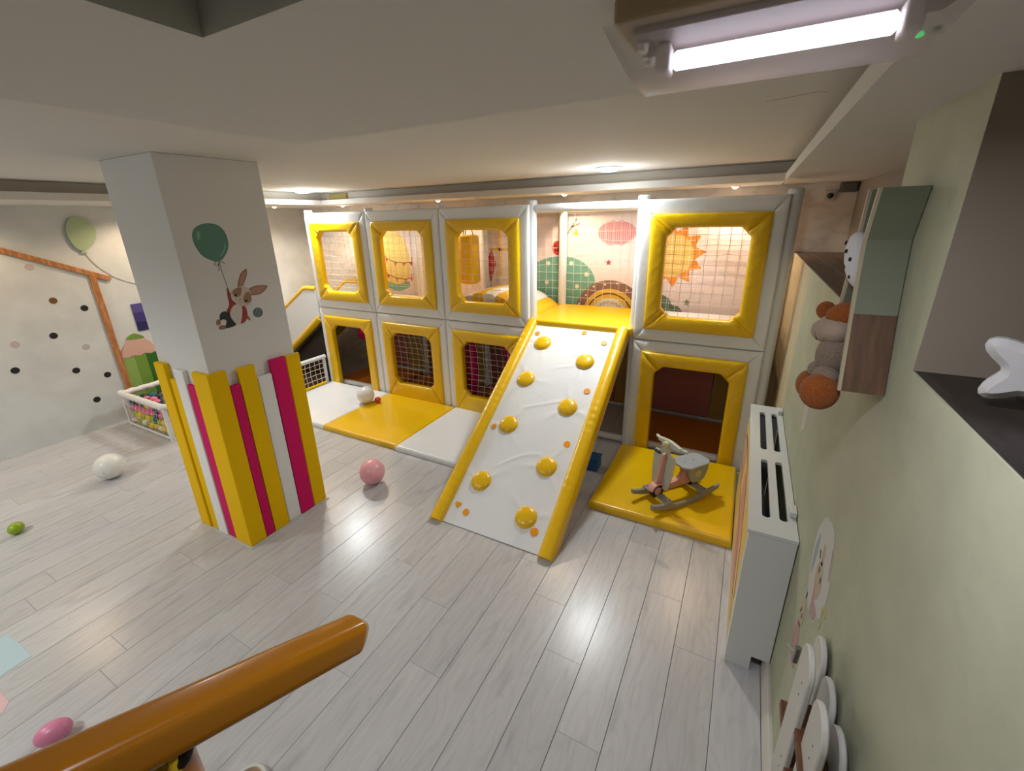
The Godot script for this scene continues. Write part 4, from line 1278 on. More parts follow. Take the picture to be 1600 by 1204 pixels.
func radiator_cover() -> void:
	var x0 := 0.162
	var za := -3.29
	var zb := -1.83
	var h := 0.777
	var t := thing("radiator_cover", "white slotted radiator cover standing against the green wall", "radiator cover", Vector3(0.25, 0, -2.56))
	var lac := mat("white lacquer", Color(0.80, 0.81, 0.80), 0.4)
	var top := Transform3D(Basis(Vector3.RIGHT, Vector3.BACK, Vector3.DOWN), Vector3(0, h, 0))
	var mb := MB.new()
	var cols := [[x0 - 0.006, 0.262, 0.227], [0.262, RX - 0.003, 0.294]]
	var rows := [[za - 0.006, -2.55, -3.17, -2.615], [-2.55, zb + 0.006, -2.49, -1.945]]
	for c in cols:
		for r in rows:
			for sgn in [-1.0, 1.0]:
				var p := PackedVector2Array()
				var edge: float = c[0] if sgn < 0 else c[1]
				var w := 0.0165
				p.append(Vector2(edge, r[0])); p.append(Vector2(c[2], r[0]))
				for k in 9:
					var a := PI / 2 * k / 8
					p.append(Vector2(c[2] + sgn * w * sin(a), r[2] + w - w * cos(a)))
				for k in 9:
					var a := PI / 2 * (8 - k) / 8
					p.append(Vector2(c[2] + sgn * w * sin(a), r[3] - w + w * cos(a)))
				p.append(Vector2(c[2], r[1])); p.append(Vector2(edge, r[1]))
				mb.prism(p, 0.0, 0.016, top)
	part("top_panel", mb, lac, t)
	for z in [za, zb - 0.016]:
		mb = MB.new()
		mb.prism(V2([x0, 0.0, 0.268, 0.0, 0.268, 0.085, RX - 0.004, 0.085, RX - 0.004, h - 0.017, x0, h - 0.017]), 0.0, 0.016, Transform3D(Basis.IDENTITY, Vector3(0, 0, z)), 0.0012)
		part("side_panel", mb, lac, t)
	mb = MB.new()
	mb.rbox(Vector3(x0, 0.0, za + 0.0165), Vector3(x0 + 0.014, h - 0.017, zb - 0.0165), 0.002)
	var fr := part("front_panel", mb, lac, t)
	# printed picture on the front: balloons and garlands on yellow
	var xf := plane_xf(Vector3(x0 - 0.0003, 0, 0), Vector3.BACK, Vector3.UP)
	var e := 0.0003
	flat("print_ground", [V2([za + 0.06, 0.05, zb - 0.07, 0.05, zb - 0.07, h - 0.04, za + 0.06, h - 0.04])], mat("print yellow", Color(0.86, 0.74, 0.42), 0.6), xf, 0, e, fr)
	flat("print_balloon", [smooth(V2([-2.05, 0.20, -2.2, 0.42, -2.35, 0.58, -2.55, 0.62, -2.7, 0.52, -2.6, 0.30, -2.35, 0.16])), smooth(V2([-2.95, 0.3, -3.1, 0.5, -3.0, 0.66, -2.85, 0.55]))], mat("print rose", Color(0.80, 0.58, 0.55), 0.6), xf, 0, e * 2, fr)
	flat("print_garland", [ribbon(V2([-1.92, 0.30, -2.1, 0.48, -2.35, 0.60, -2.6, 0.66, -2.9, 0.64, -3.2, 0.58]), 0.03), ribbon(V2([-1.92, 0.16, -2.15, 0.30, -2.4, 0.36, -2.8, 0.34, -3.2, 0.4]), 0.02)], mat("print brown", Color(0.45, 0.30, 0.26), 0.6), xf, 0, e * 3, fr)
	for z in [-2.02, -3.20]:
		mb = MB.new()
		mb.rbox(Vector3(RX - 0.03, h + 0.001, z - 0.035), Vector3(RX - 0.002, h + 0.028, z + 0.035), 0.004)
		part("wall_hook", mb, lac, t)

func left_wall_decor() -> void:
	var xf := plane_xf(Vector3(LX + 0.0005, 0, 0), Vector3(0, 0, -1), Vector3.UP)
	var wood := mat("orange wood", Color(0.80, 0.54, 0.32), 0.5, {"tex": "wood", "scale": 2.0})
	var t := thing("wooden_house_outline", "brown wooden slats forming the roof and post of a house on the left wall", "wall decoration", Vector3(LX, 0.3, -1.0))
	var mb := MB.new()
	mb.prism(V2([2.13, 1.545, 2.125, 1.58, 2.10, 1.587, 0.72, 2.345 - 0.10, 0.70, 2.20, 2.10, 1.532]), 0.0, 0.022, xf, 0.003)
	part("roof_slat", mb, wood, t)
	mb = MB.new()
	mb.prism(V2([1.952, 0.02, 2.008, 0.02, 2.008, 1.582, 1.952, 1.612]), 0.0, 0.020, xf, 0.003)
	part("post_slat", mb, wood, t)
	var dots := [[1.551, 1.728, 2, "faint pink round sticker under the slanting wooden slat"], [1.629, 1.398, 1, "brown round sticker on the left wall"], [1.839, 1.286, 0, "black round sticker close to the wooden post, level with the brown sticker"], [1.541, 1.065, 0, "black round sticker right below the brown sticker"], [1.265, 1.047, 2, "faint pink round sticker left of a black sticker at half height of the wall"], [1.747, 0.894, 3, "faint grey round sticker near the wooden post"], [1.2, 0.809, 0, "black round sticker at the left edge of the picture"], [1.61, 0.679, 0, "black round sticker left of the two above the ball pit's corner"], [1.84, 0.558, 0, "black round sticker nearest the foot of the wooden post"], [1.687, 0.325, 0, "lowest black round sticker, left of the ball pit"]]
	var cols := [Color(0.07, 0.07, 0.08), Color(0.42, 0.29, 0.14), Color(0.75, 0.68, 0.67), Color(0.70, 0.68, 0.66)]
	for d in dots:
		mb = MB.new()
		mb.prism(disc(Vector2(d[0], d[1]), Vector2(0.031, 0.031), 28), 0.0, 0.0012, xf, 0.0, false)
		lone("round_sticker", mb, mat("sticker %d" % d[2], cols[d[2]], 0.6), Vector3(LX, d[1], -d[0]), d[3], "sticker", "round stickers on the left wall")
	t = thing("balloon_cutout", "pale green balloon-shaped wooden cutout with a white string on the left wall", "wall decoration", Vector3(LX, 1.9, -2.0))
	mb = MB.new()
	mb.prism(smooth(V2([1.905, 2.09, 1.94, 2.15, 1.992, 2.17, 2.06, 2.155, 2.11, 2.11, 2.126, 2.05, 2.11, 1.98, 2.075, 1.915, 2.0, 1.852, 1.945, 1.856, 1.905, 1.916, 1.888, 2.02])), 0.014, 0.026, xf, 0.002)
	part("balloon", mb, mat("pale green board", Color(0.63, 0.70, 0.56), 0.6), t)
	mb = MB.new()
	mb.prism(V2([1.985, 1.855, 2.005, 1.82, 1.95, 1.822, 1.965, 1.857]), 0.012, 0.022, xf, 0.002)
	part("knot", mb, mats["pale green board"], t)
	mb = MB.new()
	mb.prism(ribbon(V2([1.985, 1.825, 2.02, 1.74, 2.07, 1.66, 2.16, 1.565, 2.25, 1.51, 2.36, 1.46, 2.5, 1.43]), 0.010), 0.0, 0.006, xf, 0.0)
	part("string", mb, mat("string white", Color(0.72, 0.73, 0.70), 0.6), t)
	t = thing("purple_panel", "small wall panel of three purple stripes beside the column", "wall decoration", Vector3(LX, 0.95, -2.35))
	var k := 0
	for c in [Color(0.30, 0.26, 0.52), Color(0.20, 0.15, 0.42), Color(0.09, 0.07, 0.30)]:
		mb = MB.new()
		mb.prism(V2([2.228, 1.157 - 0.101 * k, 2.48, 1.157 - 0.101 * k, 2.48, 1.257 - 0.101 * k, 2.228, 1.257 - 0.101 * k]), 0.0, 0.012, xf, 0.0015)
		part("stripe", mb, mat("purple %d" % k, c, 0.55), t)
		k += 1
	t = thing("pencil_panel", "large green pencil-shaped wall panel with a pink tip cone behind the ball pit", "wall decoration", Vector3(LX, 0.02, -2.18))
	var us := [2.008, 2.115, 2.225, 2.345]
	var gs := [Color(0.52, 0.64, 0.32), Color(0.42, 0.56, 0.20), Color(0.14, 0.38, 0.02)]
	for q in 3:
		mb = MB.new()
		var a: float = us[q]
		var b: float = us[q + 1]
		var p := V2([a, 0.02, b, 0.02, b, 0.70])
		for s in 5: p.append(Vector2(lerpf(b, a, (s + 0.5) / 5.0), 0.70 - 0.022 * sin(PI * (s + 0.5) / 5.0)))
		p.append(Vector2(a, 0.70))
		mb.prism(p, 0.0, 0.014, xf, 0.0015)
		part("body_stripe", mb, mat("pencil green %d" % q, gs[q], 0.55), t)
	mb = MB.new()
	mb.prism(V2([2.008, 0.703, 2.06, 0.682, 2.115, 0.703, 2.17, 0.682, 2.225, 0.703, 2.285, 0.682, 2.345, 0.703, 2.338, 0.755, 2.30, 0.82, 2.254, 0.872, 2.10, 0.884, 2.05, 0.82, 2.015, 0.76]), 0.0, 0.011, xf, 0.001)
	part("wood_cone", mb, mat("pencil pink", Color(0.80, 0.64, 0.58), 0.55), t)
	mb = MB.new()
	mb.prism(smooth(V2([2.10, 0.886, 2.254, 0.874, 2.23, 0.91, 2.18, 0.938, 2.13, 0.925]), 3), 0.0, 0.014, xf, 0.001)
	part("lead_tip", mb, mats["pencil green 1"], t)

func ball_pit() -> void:
	var x0 := -5.77
	var x1 := -4.89
	var z0 := -2.80
	var z1 := -1.84
	var h := 0.365
	var t := thing("ball_pit", "white tubular ball pit with net sides in the corner behind the column", "ball pit", Vector3((x0 + x1) / 2, 0, (z0 + z1) / 2))
	var steel := mat("pit sleeve", Color(0.86, 0.86, 0.85), 0.45)
	var cs := [Vector3(x0, 0, z1), Vector3(x1, 0, z1), Vector3(x1, 0, z0), Vector3(x0, 0, z0)]
	for k in 4:
		var a: Vector3 = cs[k]
		var b: Vector3 = cs[(k + 1) % 4]
		var mb := MB.new()
		var pts := []
		var rs := []
		for q in 31:
			pts.append(a.lerp(b, q / 30.0) + Vector3(0, h + 0.003 * sin(q * 1.7), 0))
			rs.append(0.032 + 0.0025 * sin(q * 2.3 + k))
		mb.tube(pts, rs, 12)
		part("top_rail", mb, steel, t)
		mb = MB.new()
		mb.tube([a + Vector3(0, 0.02, 0), b + Vector3(0, 0.02, 0)], 0.012, 8)
		part("bottom_rail", mb, steel, t)
		mb = MB.new()
		mb.tube([a, a + Vector3(0, h + 0.01, 0)], 0.024 if k == 1 else 0.011, 12)
		mb.ball(a + Vector3(0, h + 0.012, 0), Vector3(0.034, 0.03, 0.034), 12)
		part("corner_post", mb, steel, t)
		mb = MB.new()
		var outw := Vector3((a.x + b.x - x0 - x1), 0, (a.z + b.z - z0 - z1)).normalized() * 0.03
		net(mb, a + Vector3(0, 0.03, 0), b - a, Vector3(0, h - 0.05, 0), 11, 4, 0.0013, outw * 1.5 + Vector3(0, -0.01, 0), 60 + k)
		part("net", mb, cord, t)
	# every ball a thing of its own
	var kinds := [["pink", Color(0.86, 0.42, 0.56)], ["teal", Color(0.03, 0.37, 0.40)], ["dark green", Color(0.06, 0.17, 0.17)], ["lime", Color(0.58, 0.66, 0.10)], ["yellow", Color(0.88, 0.74, 0.14)], ["white", Color(0.88, 0.86, 0.80)]]
	var protos := {}
	var r := 0.042
	for l in 4:
		for j in 8:
			if j > (1 if l < 3 else 7): continue
			for i in 10:
				var kk: int
				var roll := rng.randf()
				if l == 0: kk = 5 if roll < 0.35 else (4 if roll < 0.62 else 3)
				elif l == 1: kk = 3 if roll < 0.5 else (4 if roll < 0.75 else (2 if roll < 0.85 else 1))
				elif l == 2: kk = 0 if roll < 0.65 else (1 if roll < 0.85 else 2)
				else: kk = 0 if roll < 0.33 else (1 if roll < 0.66 else (2 if roll < 0.9 else 4))
				if l == 1 and i > 6 and roll > 0.3: kk = 4
				var p := Vector3(x0 + 0.06 + i * 0.0825 + rng.randf_range(-0.004, 0.004) + (0.012 if l % 2 else -0.008), 0.047 + l * 0.076 + rng.randf_range(-0.003, 0.003), z1 - 0.068 - j * 0.0855 + rng.randf_range(-0.008, 0.008))
				if l == 3 and j > 0: p.y += rng.randf_range(-0.02, 0.015)
				var o: MeshInstance3D
				if protos.has(kk):
					o = protos[kk].duplicate()
					o.name = numbered("pit_ball")
					add_child(o)
					o.position = p
				else:
					var mb := MB.new()
					mb.ball(p, Vector3.ONE * r, 16)
					o = lone("pit_ball", mb, mat("ball " + kinds[kk][0], kinds[kk][1], 0.35), p, "%s plastic ball among the balls in the net-sided ball pit" % kinds[kk][0], "ball", "%s balls in the ball pit" % kinds[kk][0])
					protos[kk] = o

func scooter() -> void:
	var f := Vector3(-0.62, 0, 0.785).normalized()
	var s := Vector3(0.785, 0, 0.62).normalized()
	var o := Vector3(-0.245, 0.0605, -3.0)
	# local frame: x forward, y up, z towards the near side
	var xf := Transform3D(Basis(f, Vector3.UP, s), o)
	var t := thing("rocking_scooter", "wooden rocking toy shaped like a pink and grey scooter on a yellow mat", "rocking toy", o)
	var grey := mat("scooter grey", Color(0.58, 0.575, 0.54), 0.5)
	var pale := mat("scooter pale", Color(0.76, 0.77, 0.71), 0.5)
	var mint := mat("scooter mint", Color(0.62, 0.66, 0.58), 0.5)
	var pink := mat("scooter pink", Color(0.84, 0.62, 0.56), 0.5)
	var dark := mat("scooter black", Color(0.05, 0.04, 0.04), 0.6)
	var mb: MB
	for sg in [-1.0, 1.0]:
		mb = MB.new()
		var lo := PackedVector2Array()
		var hi := PackedVector2Array()
		for k in 25:
			var a := lerpf(-0.31, 0.31, k / 24.0)
			var y := 0.62 * a * a
			lo.append(Vector2(a, y))
			var th := 0.036 if absf(a) < 0.20 else 0.036
			var bump := 0.012 * exp(-pow((absf(a) - 0.17) / 0.06, 2.0))
			hi.append(Vector2(a + (0.006 if a > 0 else -0.006) * (absf(a) / 0.31), y + th + bump))
		hi.reverse()
		var poly := lo.duplicate()
		poly.append_array(hi)
		mb.prism(poly, -0.012, 0.012, Transform3D(xf.basis, xf * Vector3(0, 0, sg * 0.105)), 0.003)
		part("rocker", mb, grey, t)
	for a in [0.165, -0.165]:
		mb = MB.new()
		mb.rbox(Vector3(a - 0.032, 0.067, -0.125), Vector3(a + 0.032, 0.083, 0.125), 0.004, xf)
		part("cross_board", mb, grey, t)
		mb = MB.new()
		for q in [-0.1, 0.1]:
			for w in [-0.015, 0.015]: mb.ball(xf * Vector3(a + w, 0.083, q), Vector3.ONE * 0.0045, 8)
		part("screw", mb, dark, t)
	# front fork with fender, wheels
	mb = MB.new()
	mb.prism(V2([0.232, 0.10, 0.23, 0.14, 0.205, 0.17, 0.188, 0.22, 0.172, 0.31, 0.155, 0.40, 0.13, 0.405, 0.128, 0.36, 0.142, 0.27, 0.142, 0.18, 0.135, 0.115, 0.15, 0.088, 0.195, 0.088]), -0.011, 0.011, xf, 0.003)
	part("front_fork", mb, pink, t)
	for a in [0.182, -0.165]:
		mb = MB.new()
		mb.prism(disc(Vector2(a, 0.112), Vector2(0.052, 0.052), 28), -0.016, 0.016, xf, 0.003)
		var wh := part("wheel", mb, dark, t)
		mb = MB.new()
		mb.prism(disc(Vector2(a, 0.116), Vector2(0.030, 0.030), 24), -0.020, 0.020, xf, 0.003)
		part("hub", mb, pink if a > 0 else pale, wh)
	mb = MB.new()
	mb.prism(arc_ring(Vector2(0.182, 0.112), 0.054, 0.066, 0.25, PI - 0.6, 16), -0.026, 0.026, xf, 0.002)
	part("fender", mb, pink, t)
	# floor bar to the seat
	mb = MB.new()
	mb.prism(V2([0.13, 0.105, 0.13, 0.15, 0.02, 0.155, -0.03, 0.175, -0.07, 0.25, -0.20, 0.25, -0.21, 0.12, -0.10, 0.105]), -0.020, 0.020, xf, 0.003)
	part("frame", mb, pink, t)
	# leg shield: a tall board across, leaning back, rounded at its corners
	var lean := Basis(s, Vector3(0, 1, 0).rotated(s, -0.09), s.cross(Vector3(0, 1, 0).rotated(s, -0.09)))
	mb = MB.new()
	mb.prism(V2([-0.078, 0.0, -0.062, -0.012, 0.062, -0.012, 0.078, 0.0, 0.098, 0.13, 0.102, 0.235, 0.090, 0.258, 0.045, 0.262, 0.03, 0.31, -0.03, 0.31, -0.045, 0.262, -0.090, 0.258, -0.102, 0.235, -0.098, 0.13]), -0.007, 0.007, Transform3D(lean, xf * Vector3(0.138, 0.135, -0.018)), 0.003)
	part("leg_shield", mb, pale, t)
	# handlebar, headlamp and grips
	mb = MB.new()
	mb.rbox(Vector3(0.095, 0.41, -0.022), Vector3(0.125, 0.485, 0.022), 0.008, xf, 2)
	mb.prism(V2([-0.105, -0.012, -0.05, -0.018, 0.0, -0.024, 0.05, -0.018, 0.105, -0.012, 0.105, 0.012, 0.05, 0.02, 0.0, 0.026, -0.05, 0.02, -0.105, 0.012]), -0.014, 0.014, Transform3D(lean, xf * Vector3(0.11, 0.478, 0.01)), 0.004)
	part("handlebar", mb, pale, t)
	mb = MB.new()
	for sg in [-1.0, 1.0]: mb.tube([xf * Vector3(0.108, 0.478, 0.01 + sg * 0.10), xf * Vector3(0.092, 0.476, 0.01 + sg * 0.145)], 0.011, 12)
	part("grip", mb, pale, t)
	mb = MB.new()
	mb.lathe([Vector2(0.028, 0), Vector2(0.028, 0.022), Vector2(0.024, 0.027), Vector2(0, 0.028)], 24, Transform3D(Basis(s, f, s.cross(f)), xf * Vector3(0.122, 0.468, 0)))
	part("headlamp", mb, mat("lamp cream", Color(0.78, 0.74, 0.58), 0.4), t)
	mb = MB.new()
	mb.rbox(Vector3(0.13, 0.375, -0.10), Vector3(0.140, 0.39, -0.045), 0.003, xf)
	part("badge", mb, dark, t)
	# seat and body shells
	mb = MB.new()
	mb.prism(V2([-0.255, -0.05, -0.215, -0.085, -0.04, -0.088, 0.0, -0.05, 0.0, 0.05, -0.04, 0.088, -0.215, 0.085, -0.255, 0.05]), -0.009, 0.009, Transform3D(Basis(f, s, f.cross(s)), xf * Vector3(0, 0.272, 0)), 0.004)
	part("seat", mb, mat("seat grey", Color(0.66, 0.68, 0.70), 0.45), t)
	mb = MB.new()
	for q in [-0.06, -0.15]: mb.ball(xf * Vector3(q, 0.281, 0.0), Vector3(0.005, 0.002, 0.005), 8)
	part("seat_screw", mb, dark, t)
	for sg in [-1.0, 1.0]:
		mb = MB.new()
		mb.prism(smooth(V2([-0.08, 0.255, -0.08, 0.17, -0.12, 0.12, -0.20, 0.115, -0.24, 0.16, -0.245, 0.255]), 4), -0.014, 0.014, Transform3D(xf.basis, xf * Vector3(0, 0, sg * 0.036)), 0.004)
		part("body_shell", mb, mint, t)
		mb = MB.new()
		mb.prism(disc(Vector2(-0.155, 0.19), Vector2(0.03, 0.03), 20), -0.003, 0.003, Transform3D(xf.basis, xf * Vector3(0, 0, sg * 0.052)), 0.001)
		part("body_disc", mb, mats["lamp cream"], t)
	mb = MB.new()
	mb.rbox(Vector3(-0.26, 0.215, -0.02), Vector3(-0.246, 0.242, 0.02), 0.004, xf)
	part("tail_light", mb, mat("tail red", Color(0.55, 0.09, 0.05), 0.4), t)

func balloon_thing(c: Vector3, r: Vector3, b: Basis, m: Material, label: String) -> void:
	var t := thing("balloon", label, "balloon", c - Vector3(0, r.y, 0))
	var mb := MB.new()
	mb.ball(c, r, 36, b)
	part("skin", mb, m, t)
	mb = MB.new()
	var tip := c + b.x * (r.x + 0.001)
	mb.tube([tip - b.x * 0.006, tip + b.x * 0.006, tip + b.x * 0.014], [0.007, 0.005, 0.009], 10)
	part("knot", mb, m, t)

func loose_balls() -> void:
	var tilt := Basis(Vector3(0.75, 0.0, 0.66).normalized(), Vector3.UP, Vector3(0.75, 0.0, 0.66).normalized().cross(Vector3.UP))
	balloon_thing(Vector3(-4.63, 0.109, -1.24), Vector3(0.118, 0.108, 0.11), tilt, mat("white balloon", Color(0.86, 0.86, 0.84), 0.3), "white balloon lying on the floor left of the column")
	balloon_thing(Vector3(-2.50, 0.104, -2.20), Vector3(0.108, 0.104, 0.102), tilt, mat("pink balloon", Color(0.95, 0.68, 0.72), 0.3), "pink balloon on the floor between the column and the floor mats")
	balloon_thing(Vector3(-3.72, 0.150, -3.34), Vector3(0.104, 0.10, 0.10), tilt, mats["white balloon"], "white balloon lying across the edge of the white and yellow floor mats")
	var list := [[Vector3(-3.60, 0.086, -3.40), Vector3(0.036, 0.036, 0.036), Color(0.80, 0.20, 0.20), "small red ball on the mats beside the white balloon"],
		[Vector3(-4.36, 0.042, -0.575), Vector3(0.050, 0.042, 0.042), Color(0.55, 0.66, 0.10), "green ball on the floor at the left edge of the picture"],
		[Vector3(-2.315, 0.046, -0.155), Vector3(0.062, 0.046, 0.047), Color(0.83, 0.50, 0.63), "pink egg-shaped ball on the floor behind the handrail"]]
	for q in list:
		var mb := MB.new()
		mb.ball(q[0], q[1], 28, tilt if q[1].x < 0.06 else Basis(Vector3(0.45, 0, -0.89), Vector3.UP, Vector3(0.45, 0, -0.89).cross(Vector3.UP)))
		lone("play_ball", mb, mat("play ball %s" % q[3], q[2], 0.35), q[0] - Vector3(0, q[1].y, 0), q[3], "ball")

func house_shelf() -> void:
	var t := thing("wall_shelf", "small green and brown wooden box shelf holding the plush dog", "shelf", Vector3(RX, 1.614, -1.47))
	var green := mat("shelf green", Color(0.44, 0.47, 0.38), 0.5)
	var wood := mat("shelf wood", Color(0.42, 0.30, 0.19), 0.45, {"tex": "wood", "scale": 2.2})
	var edge := mat("shelf edge", Color(0.70, 0.66, 0.54), 0.5)
	var near_z := [[1.614, -1.316], [1.802, -1.382], [1.90, -1.410], [1.98, -1.428], [2.10, -1.390]]
	var far_z := [[1.614, -1.600], [1.802, -1.548], [1.90, -1.525], [1.98, -1.510], [2.10, -1.500]]
	for side in [near_z, far_z]:
		for seg in [[0, 1, "lower_side", wood], [1, 4, "upper_side", green]]:
			var mb := MB.new()
			var th := -0.010
			for x in [[0.256, RX - 0.002]]:
				for k in range(seg[0], seg[1]):
					var a := Vector3(x[0], side[k][0], side[k][1])
					var b := Vector3(x[0], side[k + 1][0], side[k + 1][1])
					var w := Vector3(x[1] - x[0], 0, 0)
					var d := Vector3(0, 0, th)
					var nn := w.cross(b - a).normalized()
					if nn.z < 0: nn = -nn
					mb.quad(a, b, b + w, a + w, nn)
					mb.quad(a + d, b + d, b + w + d, a + w + d, -nn)
					mb.quad(a, b, b + d, a + d, Vector3.LEFT)
					if k == seg[0]: mb.quad(a, a + w, a + w + d, a + d, Vector3.DOWN)
					if k == seg[1] - 1: mb.quad(b, b + w, b + w + d, b + d, Vector3.UP)
			part(seg[2], mb, seg[3], t)
		var mb := MB.new()
		for k in 4:
			var a := Vector3(0.2485, side[k][0], side[k][1] + 0.0005)
			var b := Vector3(0.2485, side[k + 1][0], side[k + 1][1] + 0.0005)
			var w := Vector3(0.0075, 0, 0)
			var d := Vector3(0, 0, -0.011)
			mb.quad(a, b, b + w, a + w, Vector3.BACK)
			mb.quad(a + d, b + d, b + w + d, a + w + d, Vector3.FORWARD)
			mb.quad(a, b, b + d, a + d, Vector3.LEFT)
		part("front_edge", mb, edge, t)
	var mb := MB.new()
	mb.cube(Vector3(0.256, 1.614, -1.60), Vector3(RX - 0.002, 1.626, -1.327))
	part("bottom_board", mb, wood, t)
	mb = MB.new()
	mb.prism(V2([1.328, 1.626, 1.598, 1.626, 1.548, 1.80, 1.515, 1.97, 1.50, 2.10, 1.402, 2.10, 1.44, 1.98, 1.396, 1.80]), 0.0, 0.006, plane_xf(Vector3(RX - 0.009, 0, 0), Vector3.FORWARD, Vector3.UP))
	part("back_board", mb, green, t)
	# spotted white egg-like plush inside
	var e := thing("spotted_plush", "white plush with dark specks tucked in the top of the green shelf", "plush toy", Vector3(0.255, 1.86, -1.49))
	mb = MB.new()
	var bb := Basis(Vector3(0, 0, 1), 0.22)
	mb.ball(Vector3(0.258, 1.925, -1.475), Vector3(0.032, 0.075, 0.030), 24, bb)
	part("body", mb, mat("plush white", Color(0.82, 0.82, 0.82), 0.8, {"rim": 0.5}), e)
	mb = MB.new()
	for p in [[1.95, 0.4], [1.91, 0.1], [1.97, -0.2], [1.885, 0.5], [1.93, 0.8]]:
		var d := Vector3(-cos(p[1]), 0, sin(p[1]))
		var yy: float = (p[0] - 1.925) / 0.075
		mb.ball(Vector3(0.258, p[0], -1.475) + Vector3(d.x * 0.032, 0, d.z * 0.030) * sqrt(maxf(0.1, 1 - yy * yy)) + Vector3(-(p[0] - 1.925) * 0.22, 0, 0), Vector3(0.004, 0.006, 0.004), 8)
	part("speck", mb, mat("speck", Color(0.15, 0.15, 0.2), 0.8), e)

func plush() -> void:
	var t := thing("plush_dog", "beige plush dog with orange-brown ears and feet sitting in the green wall shelf", "plush toy", Vector3(0.24, 1.55, -1.42))
	var beige := mat("plush beige", Color(0.58, 0.51, 0.43), 0.95, {"tex": "furtone", "scale": 9.0, "bump": "fur", "bump_scale": 1.0, "rim": 0.5})
	var smoothb := mat("plush muzzle", Color(0.60, 0.53, 0.46), 0.9, {"rim": 0.4})
	var rust := mat("plush rust", Color(0.64, 0.34, 0.09), 0.95, {"tex": "furtone", "scale": 9.0, "bump": "fur", "bump_scale": 1.0, "rim": 0.5})
	var mb := MB.new()
	mb.ball(Vector3(0.243, 1.675, -1.43), Vector3(0.042, 0.058, 0.045), 28)
	mb.ball(Vector3(0.228, 1.628, -1.385), Vector3(0.028, 0.026, 0.036), 20, Basis(Vector3(0, 1, 0), 0.5))
	mb.ball(Vector3(0.222, 1.622, -1.46), Vector3(0.028, 0.026, 0.036), 20, Basis(Vector3(0, 1, 0), -0.2))
	part("body", mb, beige, t)
	mb = MB.new()
	mb.ball(Vector3(0.236, 1.748, -1.44), Vector3(0.046, 0.040, 0.055), 28)
	mb.ball(Vector3(0.222, 1.738, -1.455), Vector3(0.040, 0.034, 0.046), 24)
	part("head", mb, smoothb, t)
	mb = MB.new()
	mb.tube([Vector3(0.196, 1.752, -1.425), Vector3(0.191, 1.735, -1.428), Vector3(0.197, 1.715, -1.430)], 0.0012, 6)
	part("muzzle_seam", mb, mat("seam", Color(0.10, 0.08, 0.07), 0.8), t)
	for q in [[Vector3(0.250, 1.790, -1.430), Vector3(0.046, 0.032, 0.036)], [Vector3(0.216, 1.783, -1.510), Vector3(0.024, 0.026, 0.026)]]:
		mb = MB.new()
		mb.ball(q[0], q[1], 24, Basis(Vector3(0, 0, 1), 0.25))
		part("ear", mb, rust, t)
	for q in [[Vector3(0.219, 1.588, -1.365), Vector3(0.046, 0.050, 0.046)], [Vector3(0.203, 1.570, -1.475), Vector3(0.028, 0.040, 0.036)]]:
		mb = MB.new()
		mb.ball(q[0], q[1], 28)
		part("foot", mb, rust, t)

func picket_rack() -> void:
	var t := thing("picket_rack", "white picket-shaped wooden rack on the green wall beside the stairs", "rack", Vector3(0.30, 0.5, -1.0))
	var lac := mat("picket white", Color(0.72, 0.72, 0.69), 0.45)
	var tan := mat("picket tan", Color(0.42, 0.25, 0.12), 0.55, {"tex": "wood", "scale": 3.0})
	var ends := []
	for q in [[0.266, -1.015, 0.52, 1.045, 0.056], [0.276, -0.87, 0.50, 1.04, 0.058], [0.327, -1.175, 0.50, 0.932, 0.056], [0.327, -1.035, 0.50, 0.942, 0.058], [0.327, -0.90, 0.50, 0.952, 0.060]]:
		var p := PackedVector2Array()
		var w: float = q[4]
		for k in 13:
			var a := PI * k / 12
			p.append(Vector2(-q[1] - w * cos(a), q[3] - w * 0.95 + w * 0.95 * sin(a)))
		for k in 13:
			var a := PI * k / 12
			p.append(Vector2(-q[1] + w * cos(a), q[2] + w * 0.95 - w * 0.95 * sin(a)))
		var mb := MB.new()
		mb.prism(p, -0.007, 0.007, plane_xf(Vector3(q[0], 0, 0), Vector3.FORWARD, Vector3.UP) if false else Transform3D(Basis(Vector3(0, 0, -1), Vector3.UP, Vector3(1, 0, 0)), Vector3(q[0], 0, 0)), 0.003)
		var b := part("picket", mb, lac, t)
		if q[0] < 0.3:
			mb = MB.new()
			for y in [q[3] - 0.09, q[3] - 0.13, q[2] + 0.12, q[2] + 0.16]:
				mb.ball(Vector3(q[0] - 0.007, y, q[1] + 0.015), Vector3(0.001, 0.003, 0.003), 8)
			part("screw", mb, mat("screw grey", Color(0.2, 0.2, 0.2), 0.5, {"metal": 0.6}), b)
	for q in [[0.69, -1.15], [0.84, -1.04]]:
		var mb := MB.new()
		mb.rbox(Vector3(0.260, q[0] - 0.012, q[1]), Vector3(0.319, q[0] + 0.012, -0.80), 0.003)
		part("cross_rail", mb, tan, t)
	var mb := MB.new()
	mb.tube([Vector3(0.262, 0.945, -1.115), Vector3(0.260, 0.895, -1.115)], 0.008, 12)
	mb.tube([Vector3(0.24, 0.925, -1.135), Vector3(0.262, 0.92, -1.115)], 0.002, 6)
	part("bolt", mb, mat("bolt steel", Color(0.6, 0.6, 0.6), 0.3, {"metal": 0.9}), t)
	wall_decals()

